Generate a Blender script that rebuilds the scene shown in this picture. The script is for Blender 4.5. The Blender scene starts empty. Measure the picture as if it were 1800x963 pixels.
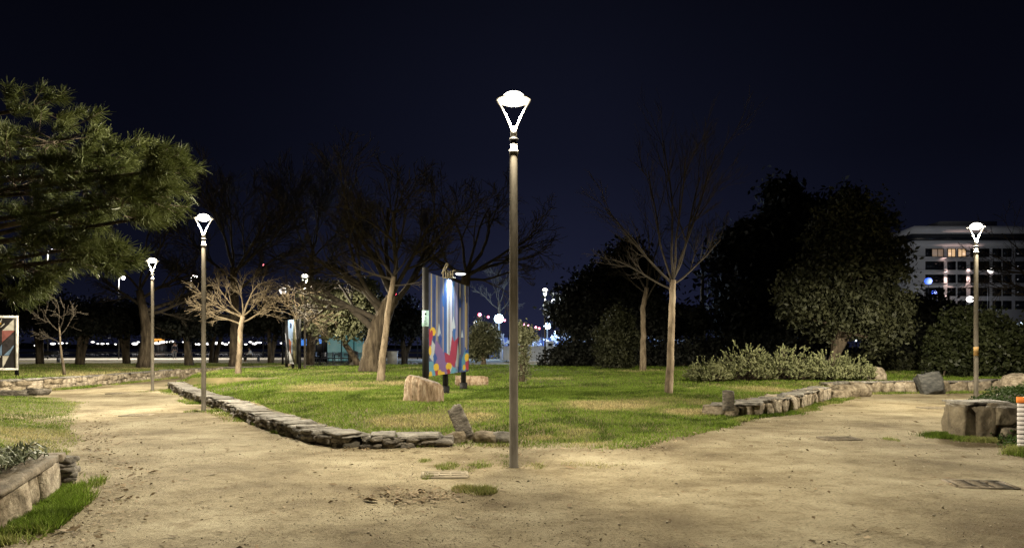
import bpy, math, random
import numpy as np
from mathutils import Vector, Matrix

scene = bpy.context.scene
COL = scene.collection
F, CX, HY, EYE = 1300.0, 900.0, 612.0, 1.58     # focal length in px of the 1800 px frame, horizon row, eye height
PI = math.pi

def dist_at(py, z=0.0):
    return F * (EYE - z) / (py - HY)
def gp(px, py, z=0.0):
    d = dist_at(py, z)
    return np.array([(px - CX) / F * d, d, z])
def wx(px, d):
    return (px - CX) / F * d
def wz(py, d):
    return EYE - (py - HY) / F * d
def ss(t):
    t = np.clip(t, 0.0, 1.0)
    return t * t * (3 - 2 * t)

# ------------------------------------------------------------------ helpers
def tag(o, label=None, cat=None, group=None, kind=None):
    if label: o['label'] = label
    if cat: o['category'] = cat
    if group: o['group'] = group
    if kind: o['kind'] = kind
    return o

def thing(name, label, cat, loc=(0, 0, 0), rotz=0.0, group=None):
    o = bpy.data.objects.new(name, None)
    o.empty_display_size = 0.2
    COL.objects.link(o)
    o.location = [float(v) for v in loc]
    o.rotation_euler = (0, 0, rotz)
    return tag(o, label, cat, group)

class MB:
    """collects chunks of geometry and links them as ONE mesh object"""
    def __init__(self):
        self.v, self.f, self.n, self.a = [], [], 0, []
    def add(self, v, f, a=None):
        v = np.asarray(v, dtype=np.float64).reshape(-1, 3)
        f = np.asarray(f, dtype=np.int64)
        if len(f) == 0: return self
        self.v.append(v); self.f.append(f + self.n); self.n += len(v)
        if a is None: a = np.zeros(len(v))
        self.a.append(np.broadcast_to(np.asarray(a, dtype=np.float64), (len(v),)))
        return self
    def xform(self, M):
        M = np.array(M)
        self.v = [c @ M[:3, :3].T + M[:3, 3] for c in self.v]
        return self
    def merge(self, other):
        off = self.n
        self.v += other.v; self.a += other.a
        self.f += [f + off for f in other.f]
        self.n += other.n
        return self
    def build(self, name, mat, parent=None, loc=None, smooth=False, attr=None, world=True):
        V = np.concatenate(self.v)
        A = np.concatenate(self.a)
        origin = np.zeros(3)
        if parent is not None and world:
            origin = np.array(parent.location)
            if parent.parent is not None: origin = origin + np.array(parent.parent.location)
        elif loc is not None:
            origin = np.array(loc, dtype=float)
        V = V - origin
        me = bpy.data.meshes.new(name)
        loops = np.concatenate([f.ravel() for f in self.f])
        tot = np.concatenate([np.full(len(f), f.shape[1], dtype=np.int64) for f in self.f])
        st = np.concatenate([[0], np.cumsum(tot)[:-1]])
        me.vertices.add(len(V)); me.vertices.foreach_set('co', V.astype(np.float32).ravel())
        me.loops.add(len(loops)); me.loops.foreach_set('vertex_index', loops.astype(np.int32))
        me.polygons.add(len(tot)); me.polygons.foreach_set('loop_start', st.astype(np.int32))
        me.polygons.foreach_set('loop_total', tot.astype(np.int32))
        if smooth: me.polygons.foreach_set('use_smooth', np.ones(len(tot), dtype=bool))
        if attr:
            at = me.attributes.new(attr, 'FLOAT', 'POINT')
            at.data.foreach_set('value', A.astype(np.float32))
        me.update(calc_edges=True); me.validate()
        if mat is not None: me.materials.append(mat)
        o = bpy.data.objects.new(name, me)
        COL.objects.link(o)
        if parent is not None:
            o.parent = parent
        elif loc is not None:
            o.location = [float(v) for v in loc]
        return o

def copy_tree(o, parent=None):
    c = o.copy(); COL.objects.link(c)
    if parent is not None: c.parent = parent
    for ch in list(o.children): copy_tree(ch, c)
    return c

CUBE_F = np.array([[0, 3, 2, 1], [4, 5, 6, 7], [0, 1, 5, 4], [1, 2, 6, 5], [2, 3, 7, 6], [3, 0, 4, 7]])
def box(mb, c, s, rz=0.0, bev=0.0):
    x, y, z = [k / 2 for k in s]
    v = np.array([[-x, -y, -z], [x, -y, -z], [x, y, -z], [-x, y, -z], [-x, -y, z], [x, -y, z], [x, y, z], [-x, y, z]])
    ca, sa = math.cos(rz), math.sin(rz)
    R = np.array([[ca, -sa, 0], [sa, ca, 0], [0, 0, 1]])
    mb.add(v @ R.T + np.array(c), CUBE_F)
    return mb

def tube(mb, pts, rad, n=6, cap=True, a=None):
    P = np.asarray(pts, dtype=float); m = len(P)
    R = np.broadcast_to(np.asarray(rad, dtype=float), (m,))
    T = np.gradient(P, axis=0)
    T /= np.linalg.norm(T, axis=1)[:, None] + 1e-12
    ref = np.array([0.31, 0.17, 0.93]) if abs(T[0, 2]) < 0.8 else np.array([0.93, 0.31, 0.1])
    U = np.cross(T, ref); U /= np.linalg.norm(U, axis=1)[:, None] + 1e-12
    W = np.cross(T, U)
    ang = np.arange(n) * 2 * PI / n
    V = P[:, None, :] + R[:, None, None] * (np.cos(ang)[None, :, None] * U[:, None, :] + np.sin(ang)[None, :, None] * W[:, None, :])
    i = np.arange(m - 1)[:, None] * n; j = np.arange(n)[None, :]; j2 = (j + 1) % n
    Fq = np.stack([i + j, i + j2, i + n + j2, i + n + j], -1).reshape(-1, 4)
    mb.add(V.reshape(-1, 3), Fq, a)
    if cap:
        base = mb.n - m * n
        mb.f.append(np.array([np.arange(n)[::-1] + base])); mb.f.append(np.array([np.arange(n) + base + (m - 1) * n]))
    return mb

def lathe(mb, prof, n=24, c=(0, 0, 0)):
    P = np.array(prof, dtype=float); m = len(P)
    ang = np.arange(n) * 2 * PI / n
    V = np.stack([P[:, 0][:, None] * np.cos(ang), P[:, 0][:, None] * np.sin(ang), np.repeat(P[:, 1][:, None], n, 1)], -1)
    i = np.arange(m - 1)[:, None] * n; j = np.arange(n)[None, :]; j2 = (j + 1) % n
    Fq = np.stack([i + j, i + j2, i + n + j2, i + n + j], -1).reshape(-1, 4)
    mb.add(V.reshape(-1, 3) + np.array(c), Fq)
    base = mb.n - m * n
    mb.f.append(np.array([np.arange(n)[::-1] + base])); mb.f.append(np.array([np.arange(n) + base + (m - 1) * n]))
    return mb

def _cube_grid(k):
    vs, fs, idx = [], [], {}
    lin = np.linspace(-1, 1, k + 1)
    def vid(p):
        key = tuple(np.round(p, 5))
        if key not in idx: idx[key] = len(vs); vs.append(p)
        return idx[key]
    for ax in range(3):
        for sg in (-1, 1):
            for i in range(k):
                for j in range(k):
                    q = []
                    for (a, b) in ((i, j), (i + 1, j), (i + 1, j + 1), (i, j + 1)):
                        p = np.zeros(3); p[ax] = sg; p[(ax + 1) % 3] = lin[a]; p[(ax + 2) % 3] = lin[b]
                        q.append(vid(p))
                    fs.append(q if sg > 0 else q[::-1])
    return np.array(vs), np.array(fs)
GRID = {k: _cube_grid(k) for k in (2, 3, 4, 6, 10, 14)}

def rock(mb, c, s, rng, rz=0.0, k=4, rnd=0.3, jit=0.12, tilt=0.0, freq=1.6):
    """rough stone: a cube grid rounded a little, cut by random planes and roughened"""
    V, Fq = GRID[k]
    V = V.copy()
    L = np.linalg.norm(V, axis=1)[:, None]
    V = V * (1 - rnd) + V / L * rnd * 1.25
    for _ in range(4):                                   # broken corners
        n = rng.normal(size=3); n /= np.linalg.norm(n)
        dcut = rng.uniform(0.85, 1.25)
        over = np.clip(V @ n - dcut, 0, None)
        V = V - over[:, None] * n * 0.9
    for o in range(3):
        fr = freq * (1.0, 2.1, 4.3)[o]; am = jit * (1.0, 0.5, 0.3)[o]
        K = rng.normal(size=(3, 3)) * fr; ph = rng.uniform(0, 2 * PI, (3,))
        V = V + am * np.sin(V @ K.T + ph) * 0.7
    V = V * np.array(s) / 2
    if tilt:
        ax = Vector(rng.normal(size=3)).normalized()
        V = V @ np.array(Matrix.Rotation(tilt, 3, ax)).T
    ca, sa = math.cos(rz), math.sin(rz)
    V = V @ np.array([[ca, -sa, 0], [sa, ca, 0], [0, 0, 1]]).T
    mb.add(V + np.array(c), Fq)
    return mb

# ---- smooth value noise in 2D (numpy)
class Noise2:
    def __init__(self, seed):
        r = np.random.default_rng(seed)
        self.K = r.normal(size=(14, 2)); self.ph = r.uniform(0, 2 * PI, 14)
    def __call__(self, x, y, freq):
        s = 0
        for (a, b), p in zip(self.K, self.ph): s = s + np.sin((a * x + b * y) * freq + p)
        return s / 3.7
N1, N2, N3 = Noise2(1), Noise2(2), Noise2(3)

# ------------------------------------------------------------------ materials
def newmat(name):
    m = bpy.data.materials.new(name); m.use_nodes = True
    nt = m.node_tree
    b = nt.nodes.get('Principled BSDF')
    return m, nt, b
def ramp(nt, cols, pos=None):
    r = nt.nodes.new('ShaderNodeValToRGB'); cr = r.color_ramp
    n = len(cols); pos = pos or [0.3 + 0.4 * i / max(1, n - 1) for i in range(n)]
    while len(cr.elements) < n: cr.elements.new(0.5)
    for e, c, p in zip(cr.elements, cols, pos): e.position = p; e.color = (*c, 1)
    return r
def pmat(name, cols, scale=4.0, detail=8.0, rough=0.9, bump=0.3, bscale=None, bdist=0.02, island=0.0, spec=0.25, metal=0.0,
         stretch=(1, 1, 1), translucent=0.0, pos=None):
    m, nt, b = newmat(name)
    tc = nt.nodes.new('ShaderNodeTexCoord'); mp = nt.nodes.new('ShaderNodeMapping')
    mp.inputs['Scale'].default_value = stretch
    nt.links.new(tc.outputs['Object'], mp.inputs['Vector'])
    n1 = nt.nodes.new('ShaderNodeTexNoise'); n1.inputs['Scale'].default_value = scale
    n1.inputs['Detail'].default_value = detail; n1.inputs['Roughness'].default_value = 0.62
    nt.links.new(mp.outputs[0], n1.inputs['Vector'])
    r = ramp(nt, cols, pos); nt.links.new(n1.outputs['Fac'], r.inputs[0])
    col = r.outputs[0]
    if island > 0:
        g = nt.nodes.new('ShaderNodeNewGeometry')
        mr = nt.nodes.new('ShaderNodeMapRange'); mr.inputs[3].default_value = 1 - island; mr.inputs[4].default_value = 1 + island
        nt.links.new(g.outputs['Random Per Island'], mr.inputs[0])
        hs = nt.nodes.new('ShaderNodeHueSaturation'); nt.links.new(col, hs.inputs['Color']); nt.links.new(mr.outputs[0], hs.inputs['Value'])
        ms = nt.nodes.new('ShaderNodeMapRange'); ms.inputs[3].default_value = 1.15; ms.inputs[4].default_value = 0.85
        nt.links.new(g.outputs['Random Per Island'], ms.inputs[0]); nt.links.new(ms.outputs[0], hs.inputs['Saturation'])
        col = hs.outputs[0]
    nt.links.new(col, b.inputs['Base Color'])
    b.inputs['Roughness'].default_value = rough; b.inputs['Specular IOR Level'].default_value = spec
    b.inputs['Metallic'].default_value = metal
    if bump > 0:
        n2 = nt.nodes.new('ShaderNodeTexNoise'); n2.inputs['Scale'].default_value = bscale or scale * 4
        n2.inputs['Detail'].default_value = 6; n2.inputs['Roughness'].default_value = 0.65
        nt.links.new(mp.outputs[0], n2.inputs['Vector'])
        bp = nt.nodes.new('ShaderNodeBump'); bp.inputs['Strength'].default_value = bump; bp.inputs['Distance'].default_value = bdist
        nt.links.new(n2.outputs['Fac'], bp.inputs['Height']); nt.links.new(bp.outputs[0], b.inputs['Normal'])
    if translucent > 0:
        tr = nt.nodes.new('ShaderNodeBsdfTranslucent'); nt.links.new(col, tr.inputs['Color'])
        mx = nt.nodes.new('ShaderNodeMixShader'); mx.inputs[0].default_value = translucent
        out = nt.nodes['Material Output']
        nt.links.new(b.outputs[0], mx.inputs[1]); nt.links.new(tr.outputs[0], mx.inputs[2]); nt.links.new(mx.outputs[0], out.inputs['Surface'])
    return m
def emat(name, col, strength):
    m, nt, b = newmat(name)
    b.inputs['Base Color'].default_value = (0.6, 0.6, 0.6, 1)
    b.inputs['Emission Color'].default_value = (*col, 1); b.inputs['Emission Strength'].default_value = strength
    m.cycles.emission_sampling = 'NONE'
    return m
def attrmat(name, lo, hi, attr='dry', rough=0.75, island=0.35, translucent=0.25):
    m, nt, b = newmat(name)
    at = nt.nodes.new('ShaderNodeAttribute'); at.attribute_name = attr
    r = ramp(nt, [tuple(c * 0.42 for c in lo), lo, hi], [0.0, 0.25, 1.0]); nt.links.new(at.outputs['Fac'], r.inputs[0])
    g = nt.nodes.new('ShaderNodeNewGeometry')
    mr = nt.nodes.new('ShaderNodeMapRange'); mr.inputs[3].default_value = 1 - island; mr.inputs[4].default_value = 1 + island
    nt.links.new(g.outputs['Random Per Island'], mr.inputs[0])
    hs = nt.nodes.new('ShaderNodeHueSaturation'); nt.links.new(r.outputs[0], hs.inputs['Color']); nt.links.new(mr.outputs[0], hs.inputs['Value'])
    nt.links.new(hs.outputs[0], b.inputs['Base Color'])
    b.inputs['Roughness'].default_value = rough; b.inputs['Specular IOR Level'].default_value = 0.2
    tr = nt.nodes.new('ShaderNodeBsdfTranslucent'); nt.links.new(hs.outputs[0], tr.inputs['Color'])
    mx = nt.nodes.new('ShaderNodeMixShader'); mx.inputs[0].default_value = translucent
    out = nt.nodes['Material Output']
    nt.links.new(b.outputs[0], mx.inputs[1]); nt.links.new(tr.outputs[0], mx.inputs[2]); nt.links.new(mx.outputs[0], out.inputs['Surface'])
    return m
def colmat(name, rough=0.6):
    m, nt, b = newmat(name)
    at = nt.nodes.new('ShaderNodeAttribute'); at.attribute_name = 'paint'
    n1 = nt.nodes.new('ShaderNodeTexNoise'); n1.inputs['Scale'].default_value = 9; n1.inputs['Detail'].default_value = 6
    mr = nt.nodes.new('ShaderNodeMapRange'); mr.inputs[3].default_value = 0.8; mr.inputs[4].default_value = 1.15
    nt.links.new(n1.outputs['Fac'], mr.inputs[0])
    hs = nt.nodes.new('ShaderNodeHueSaturation'); nt.links.new(at.outputs['Color'], hs.inputs['Color']); nt.links.new(mr.outputs[0], hs.inputs['Value'])
    nt.links.new(hs.outputs[0], b.inputs['Base Color'])
    b.inputs['Roughness'].default_value = rough; b.inputs['Specular IOR Level'].default_value = 0.3
    return m

def sandmat():
    m, nt, b = newmat('packed_sand')
    tc = nt.nodes.new('ShaderNodeTexCoord')
    def noise(s, d=8.0, r=0.6, st=None):
        n = nt.nodes.new('ShaderNodeTexNoise'); n.inputs['Scale'].default_value = s; n.inputs['Detail'].default_value = d; n.inputs['Roughness'].default_value = r
        if st:
            mp = nt.nodes.new('ShaderNodeMapping'); mp.inputs['Scale'].default_value = st
            nt.links.new(tc.outputs['Object'], mp.inputs['Vector']); nt.links.new(mp.outputs[0], n.inputs['Vector'])
        else: nt.links.new(tc.outputs['Object'], n.inputs['Vector'])
        return n
    a = noise(0.55, 10, 0.6); r1 = ramp(nt, [(0.150, 0.118, 0.070), (0.275, 0.232, 0.147), (0.415, 0.365, 0.25)], [0.34, 0.49, 0.66]); nt.links.new(a.outputs['Fac'], r1.inputs[0])
    c = noise(30, 6, 0.75); r2 = ramp(nt, [(0.36, 0.33, 0.29), (1, 1, 1), (1.25, 1.25, 1.25)], [0.33, 0.45, 0.72]); nt.links.new(c.outputs['Fac'], r2.inputs[0])
    mx = nt.nodes.new('ShaderNodeMixRGB'); mx.blend_type = 'MULTIPLY'; mx.inputs[0].default_value = 0.9
    nt.links.new(r1.outputs[0], mx.inputs[1]); nt.links.new(r2.outputs[0], mx.inputs[2])
    e = noise(2.6, 9, 0.7, (1.0, 1.0, 1)); r3 = ramp(nt, [(0.52, 0.47, 0.40), (1, 1, 1)], [0.36, 0.5]); nt.links.new(e.outputs['Fac'], r3.inputs[0])
    mx2 = nt.nodes.new('ShaderNodeMixRGB'); mx2.blend_type = 'MULTIPLY'; mx2.inputs[0].default_value = 0.6
    nt.links.new(mx.outputs[0], mx2.inputs[1]); nt.links.new(r3.outputs[0], mx2.inputs[2])
    # dark specks of grit
    vo = nt.nodes.new('ShaderNodeTexVoronoi'); vo.inputs['Scale'].default_value = 9.0; nt.links.new(tc.outputs['Object'], vo.inputs['Vector'])
    r4 = ramp(nt, [(0.25, 0.2, 0.15), (1, 1, 1)], [0.06, 0.11]); nt.links.new(vo.outputs['Distance'], r4.inputs[0])
    mx3 = nt.nodes.new('ShaderNodeMixRGB'); mx3.blend_type = 'MULTIPLY'; mx3.inputs[0].default_value = 0.8
    nt.links.new(mx2.outputs[0], mx3.inputs[1]); nt.links.new(r4.outputs[0], mx3.inputs[2])
    nt.links.new(mx3.outputs[0], b.inputs['Base Color'])
    b.inputs['Roughness'].default_value = 0.95; b.inputs['Specular IOR Level'].default_value = 0.15
    h1 = noise(6, 9, 0.78)
    bp = nt.nodes.new('ShaderNodeBump'); bp.inputs['Strength'].default_value = 0.8; bp.inputs['Distance'].default_value = 0.07
    nt.links.new(h1.outputs['Fac'], bp.inputs['Height'])
    bp2 = nt.nodes.new('ShaderNodeBump'); bp2.inputs['Strength'].default_value = 0.5; bp2.inputs['Distance'].default_value = 0.012
    nt.links.new(c.outputs['Fac'], bp2.inputs['Height']); nt.links.new(bp.outputs[0], bp2.inputs['Normal'])
    v2 = nt.nodes.new('ShaderNodeTexVoronoi'); v2.feature = 'SMOOTH_F1'; v2.inputs['Scale'].default_value = 4.2; v2.inputs['Randomness'].default_value = 1.0
    wn = noise(3.0, 4, 0.6); wv = nt.nodes.new('ShaderNodeMixRGB'); wv.inputs[0].default_value = 0.12; nt.links.new(tc.outputs['Object'], wv.inputs[1]); nt.links.new(wn.outputs['Color'], wv.inputs[2])
    nt.links.new(wv.outputs[0], v2.inputs['Vector'])
    bp3 = nt.nodes.new('ShaderNodeBump'); bp3.inputs['Strength'].default_value = 0.45; bp3.inputs['Distance'].default_value = 0.05
    nt.links.new(v2.outputs['Distance'], bp3.inputs['Height']); nt.links.new(bp2.outputs[0], bp3.inputs['Normal'])
    nt.links.new(bp3.outputs[0], b.inputs['Normal'])
    return m

M = {}
M['sand'] = sandmat()
M['pebble'] = pmat('pebbles', [(0.19, 0.155, 0.105), (0.46, 0.40, 0.30)], 30, bump=0, island=0.5)
M['ground'] = pmat('dark_earth', [(0.03, 0.03, 0.02), (0.06, 0.055, 0.035)], 0.3, bump=0.2)
M['soil'] = pmat('turf_soil', [(0.07, 0.08, 0.022), (0.14, 0.12, 0.05), (0.24, 0.19, 0.10)], 1.2, bump=0.5, bscale=25)
M['bedsoil'] = pmat('bed_soil', [(0.03, 0.025, 0.015), (0.07, 0.055, 0.035)], 5, bump=0.6, bscale=25)
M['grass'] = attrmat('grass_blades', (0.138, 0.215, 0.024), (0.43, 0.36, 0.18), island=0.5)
M['slate'] = pmat('schist_stone', [(0.055, 0.05, 0.044), (0.19, 0.17, 0.145), (0.36, 0.325, 0.275)], 7, rough=0.85, bump=1.0, bscale=16, bdist=0.06, island=0.3, stretch=(1, 1, 2.2))
M['brownslab'] = pmat('brown_slab', [(0.06, 0.05, 0.036), (0.14, 0.115, 0.082), (0.23, 0.19, 0.14)], 6, rough=0.9, bump=0.9, bscale=16, bdist=0.04)
M['darkslate'] = pmat('dark_schist', [(0.025, 0.026, 0.026), (0.07, 0.07, 0.066), (0.13, 0.125, 0.115)], 4.5, rough=0.8, bump=0.8, bscale=12, bdist=0.04, stretch=(1, 1, 2.5))
M['coping'] = pmat('slate_coping', [(0.085, 0.078, 0.07), (0.2, 0.185, 0.16), (0.33, 0.305, 0.265)], 7, rough=0.8, bump=0.9, bscale=18, bdist=0.04, island=0.22)
M['wallstone'] = pmat('pale_wall_stone', [(0.085, 0.068, 0.048), (0.26, 0.215, 0.155), (0.44, 0.38, 0.29)], 6, rough=0.9, bump=1.0, bscale=13, bdist=0.06, island=0.28)
M['mortar'] = pmat('lime_mortar', [(0.16, 0.13, 0.09), (0.32, 0.27, 0.2)], 6, bump=0.7, bscale=18)
M['darkmortar'] = pmat('dark_mortar', [(0.03, 0.027, 0.022), (0.09, 0.08, 0.06)], 6, bump=0.7, bscale=18)
M['petrified'] = pmat('petrified_wood', [(0.10, 0.06, 0.035), (0.30, 0.215, 0.14), (0.52, 0.43, 0.33)], 7, rough=0.8, bump=1.0, bscale=10, bdist=0.07, stretch=(1.6, 1.6, 0.35))
M['petrified_cut'] = pmat('petrified_cut', [(0.15, 0.115, 0.085), (0.30, 0.25, 0.2), (0.40, 0.36, 0.31)], 5, rough=0.6, bump=0.6, bscale=14)
M['pole'] = pmat('painted_pole', [(0.085, 0.076, 0.062), (0.14, 0.124, 0.10), (0.19, 0.168, 0.138)], 9, rough=0.8, bump=0.08, spec=0.08, stretch=(1, 1, 0.3))
M['headmetal'] = pmat('pale_cast_metal', [(0.42, 0.40, 0.37), (0.52, 0.5, 0.47)], 6, rough=0.45, bump=0.05, spec=0.5)
M['armmetal'] = pmat('grey_cast_metal', [(0.16, 0.15, 0.135), (0.22, 0.21, 0.19)], 6, rough=0.6, bump=0.05, spec=0.3)
M['darkmetal'] = pmat('black_metal', [(0.006, 0.006, 0.006), (0.011, 0.011, 0.011)], 5, rough=0.6, bump=0.05, spec=0.2)
M['lens'] = emat('lit_lens', (1.0, 0.93, 0.80), 8.0)
M['farlens'] = emat('lit_far_lens', (1.0, 0.95, 0.86), 7.0)
M['white'] = emat('white_light', (1.0, 0.95, 0.9), 3.0)
M['cool'] = emat('cool_light', (0.66, 0.80, 1.0), 4.0)
M['flood'] = emat('floodlight_glass', (0.55, 0.78, 1.0), 14.0)
M['red'] = emat('red_light', (1.0, 0.05, 0.09), 3.2)
M['amber'] = emat('amber_light', (1.0, 0.45, 0.07), 1.0)
M['blue'] = emat('blue_light', (0.03, 0.12, 1.0), 2.0)
M['ledwrap'] = emat('led_wrapped_bark', (0.36, 0.55, 1.0), 0.62)
M['ledwrapdim'] = emat('led_wrapped_bark_dim', (0.32, 0.5, 1.0), 0.10)
M['teal'] = emat('lit_teal_glass', (0.10, 0.30, 0.30), 0.42)
M['screen'] = emat('blue_screen', (0.06, 0.30, 1.0), 0.85)
M['warmwin'] = emat('warm_window', (1.0, 0.62, 0.30), 0.7)
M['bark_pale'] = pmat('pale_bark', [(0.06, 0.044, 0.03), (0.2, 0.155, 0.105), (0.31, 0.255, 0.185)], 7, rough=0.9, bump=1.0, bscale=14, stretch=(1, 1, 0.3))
M['bark'] = pmat('brown_bark', [(0.022, 0.016, 0.011), (0.085, 0.066, 0.045), (0.17, 0.135, 0.092)], 5, rough=0.95, bump=1.0, bscale=6, bdist=0.14, stretch=(1, 1, 0.22))
M['twig'] = pmat('grey_twig', [(0.036, 0.03, 0.023), (0.08, 0.066, 0.049)], 4, bump=0)
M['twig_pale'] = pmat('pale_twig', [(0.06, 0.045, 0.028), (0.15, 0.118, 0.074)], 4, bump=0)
M['pine'] = pmat('pine_needles', [(0.055, 0.072, 0.018), (0.13, 0.148, 0.046)], 1.5, rough=0.55, bump=0, island=0.4, translucent=0.15)
M['leaf_dark'] = pmat('dark_evergreen_leaf', [(0.016, 0.019, 0.009), (0.055, 0.058, 0.027)], 1.2, rough=0.6, bump=0, island=0.4, translucent=0.1)
M['leaf_black'] = pmat('deep_evergreen_leaf', [(0.011, 0.013, 0.010), (0.022, 0.024, 0.018)], 1.0, rough=0.7, bump=0, island=0.3, translucent=0.05)
M['leaf_olive'] = pmat('olive_leaf', [(0.09, 0.10, 0.05), (0.19, 0.19, 0.11)], 1.4, rough=0.6, bump=0, island=0.35, translucent=0.15)
M['leaf_hedge'] = pmat('hedge_leaf', [(0.018, 0.024, 0.009), (0.045, 0.052, 0.02)], 1.4, rough=0.5, bump=0, island=0.4, translucent=0.1)
M['rosemary'] = pmat('rosemary_leaf', [(0.17, 0.19, 0.085), (0.34, 0.35, 0.18)], 2.0, rough=0.6, bump=0, island=0.4, translucent=0.15)
M['ivy'] = pmat('ivy_leaf', [(0.025, 0.05, 0.012), (0.055, 0.09, 0.022)], 2.0, spec=0.1, rough=0.85, bump=0, island=0.4, translucent=0.15)
M['silver'] = pmat('silver_green_leaf', [(0.09, 0.11, 0.065), (0.2, 0.22, 0.14)], 3.0, rough=0.6, bump=0, island=0.4, translucent=0.1)
M['litter'] = pmat('dead_leaf', [(0.10, 0.07, 0.04), (0.36, 0.275, 0.17)], 4.0, bump=0, island=0.5)
M['concrete'] = pmat('concrete', [(0.26, 0.235, 0.2), (0.4, 0.365, 0.31)], 3, bump=0.3)
M['dullcon'] = pmat('sandy_concrete', [(0.2, 0.17, 0.12), (0.32, 0.275, 0.2)], 5, bump=0.4)
M['pave'] = pmat('pale_paving', [(0.3, 0.28, 0.24), (0.42, 0.39, 0.33)], 0.5, bump=0.1)
M['iron'] = pmat('cast_iron', [(0.10, 0.083, 0.06), (0.24, 0.2, 0.145)], 14, rough=0.9, bump=0.3, spec=0.2)
M['paint'] = colmat('painted_panel')
M['panelwhite'] = pmat('white_painted_frame', [(0.58, 0.56, 0.52), (0.7, 0.68, 0.64)], 3, rough=0.6, bump=0.05)
M['tan'] = pmat('tan_metal_letters', [(0.09, 0.075, 0.045), (0.14, 0.12, 0.075)], 5, rough=0.5, bump=0.05)
M['tealplate'] = pmat('teal_label', [(0.3, 0.5, 0.5), (0.42, 0.62, 0.62)], 5, rough=0.5, bump=0)
M['orange'] = pmat('orange_plastic', [(0.62, 0.17, 0.03), (0.75, 0.24, 0.05)], 5, rough=0.5, bump=0.05)
M['slatwhite'] = pmat('weathered_white_slat', [(0.5, 0.47, 0.46), (0.68, 0.64, 0.63)], 6, rough=0.6, bump=0.15)
M['sticker'] = pmat('orange_sticker', [(0.22, 0.12, 0.04), (0.36, 0.24, 0.09)], 25, rough=0.6, bump=0)
M['render'] = pmat('white_render', [(0.62, 0.62, 0.62), (0.74, 0.74, 0.74)], 0.3, rough=0.85, bump=0.05)
M['glass'] = pmat('dark_glass', [(0.012, 0.014, 0.02), (0.02, 0.023, 0.03)], 1, rough=0.15, bump=0, spec=0.5)
M['greypanel'] = pmat('grey_corrugated', [(0.3, 0.3, 0.29), (0.4, 0.4, 0.39)], 2, rough=0.6, bump=0.1)
M['glowback'] = pmat('blue_glow_backdrop', [(0.10, 0.16, 0.4), (0.16, 0.22, 0.5)], 2, rough=0.7, bump=0.1)  # blue glow put into the base colour of the added backdrop
M['cloth_dark'] = pmat('dark_cloth', [(0.02, 0.022, 0.03), (0.04, 0.042, 0.05)], 8, bump=0.1)
M['cloth_grey'] = pmat('grey_cloth', [(0.13, 0.13, 0.14), (0.2, 0.2, 0.2)], 8, bump=0.1)
M['cloth_white'] = pmat('white_cloth', [(0.7, 0.68, 0.65), (0.8, 0.78, 0.75)], 8, bump=0.1)
M['skin'] = pmat('skin', [(0.38, 0.22, 0.15), (0.46, 0.28, 0.2)], 8, bump=0, rough=0.6)
M['hair'] = pmat('dark_hair', [(0.015, 0.012, 0.01), (0.03, 0.025, 0.02)], 20, bump=0.2)
M['plastic'] = pmat('dark_plastic', [(0.05, 0.05, 0.055), (0.09, 0.09, 0.095)], 8, rough=0.4, bump=0, spec=0.5)
def watermat():
    m, nt, b = newmat('sea_water')
    b.inputs['Base Color'].default_value = (0.008, 0.014, 0.022, 1); b.inputs['Roughness'].default_value = 0.25
    n = nt.nodes.new('ShaderNodeTexNoise'); n.inputs['Scale'].default_value = 0.8; n.inputs['Detail'].default_value = 4
    tc = nt.nodes.new('ShaderNodeTexCoord'); nt.links.new(tc.outputs['Object'], n.inputs['Vector'])
    bp = nt.nodes.new('ShaderNodeBump'); bp.inputs['Strength'].default_value = 0.5; bp.inputs['Distance'].default_value = 0.3
    nt.links.new(n.outputs['Fac'], bp.inputs['Height']); nt.links.new(bp.outputs[0], b.inputs['Normal'])
    return m
M['water'] = watermat()

# ------------------------------------------------------------------ world, camera
w = bpy.data.worlds.new("World"); scene.world = w; w.use_nodes = True
nt = w.node_tree
bg = nt.nodes['Background']
tc = nt.nodes.new('ShaderNodeTexCoord'); sx = nt.nodes.new('ShaderNodeSeparateXYZ')
nt.links.new(tc.outputs['Generated'], sx.inputs[0])
r = ramp(nt, [(0.0150, 0.0175, 0.044), (0.0100, 0.0118, 0.029), (0.0054, 0.0064, 0.0155), (0.0030, 0.0035, 0.0080), (0.0021, 0.0024, 0.0055)], [0.0, 0.10, 0.24, 0.42, 0.8])
nt.links.new(sx.outputs['Z'], r.inputs[0])
nz = nt.nodes.new('ShaderNodeTexNoise'); nz.inputs['Scale'].default_value = 1.6; nz.inputs['Detail'].default_value = 3
nt.links.new(tc.outputs['Generated'], nz.inputs['Vector'])
mr = nt.nodes.new('ShaderNodeMapRange'); mr.inputs[3].default_value = 0.72; mr.inputs[4].default_value = 1.28
nt.links.new(nz.outputs['Fac'], mr.inputs[0])
mm = nt.nodes.new('ShaderNodeMixRGB'); mm.blend_type = 'MULTIPLY'; mm.inputs[0].default_value = 1
nt.links.new(r.outputs[0], mm.inputs[1]); nt.links.new(mr.outputs[0], mm.inputs[2])
gx = nt.nodes.new('ShaderNodeMath'); gx.operation = 'SUBTRACT'; gx.inputs[1].default_value = 0.04; nt.links.new(sx.outputs['X'], gx.inputs[0])
ga = nt.nodes.new('ShaderNodeMath'); ga.operation = 'ABSOLUTE'; nt.links.new(gx.outputs[0], ga.inputs[0])
gr = nt.nodes.new('ShaderNodeMapRange'); gr.interpolation_type = 'SMOOTHSTEP'; gr.inputs[1].default_value = 0.0; gr.inputs[2].default_value = 0.5; gr.inputs[3].default_value = 1.15; gr.inputs[4].default_value = 0.5
nt.links.new(ga.outputs[0], gr.inputs[0])
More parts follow.
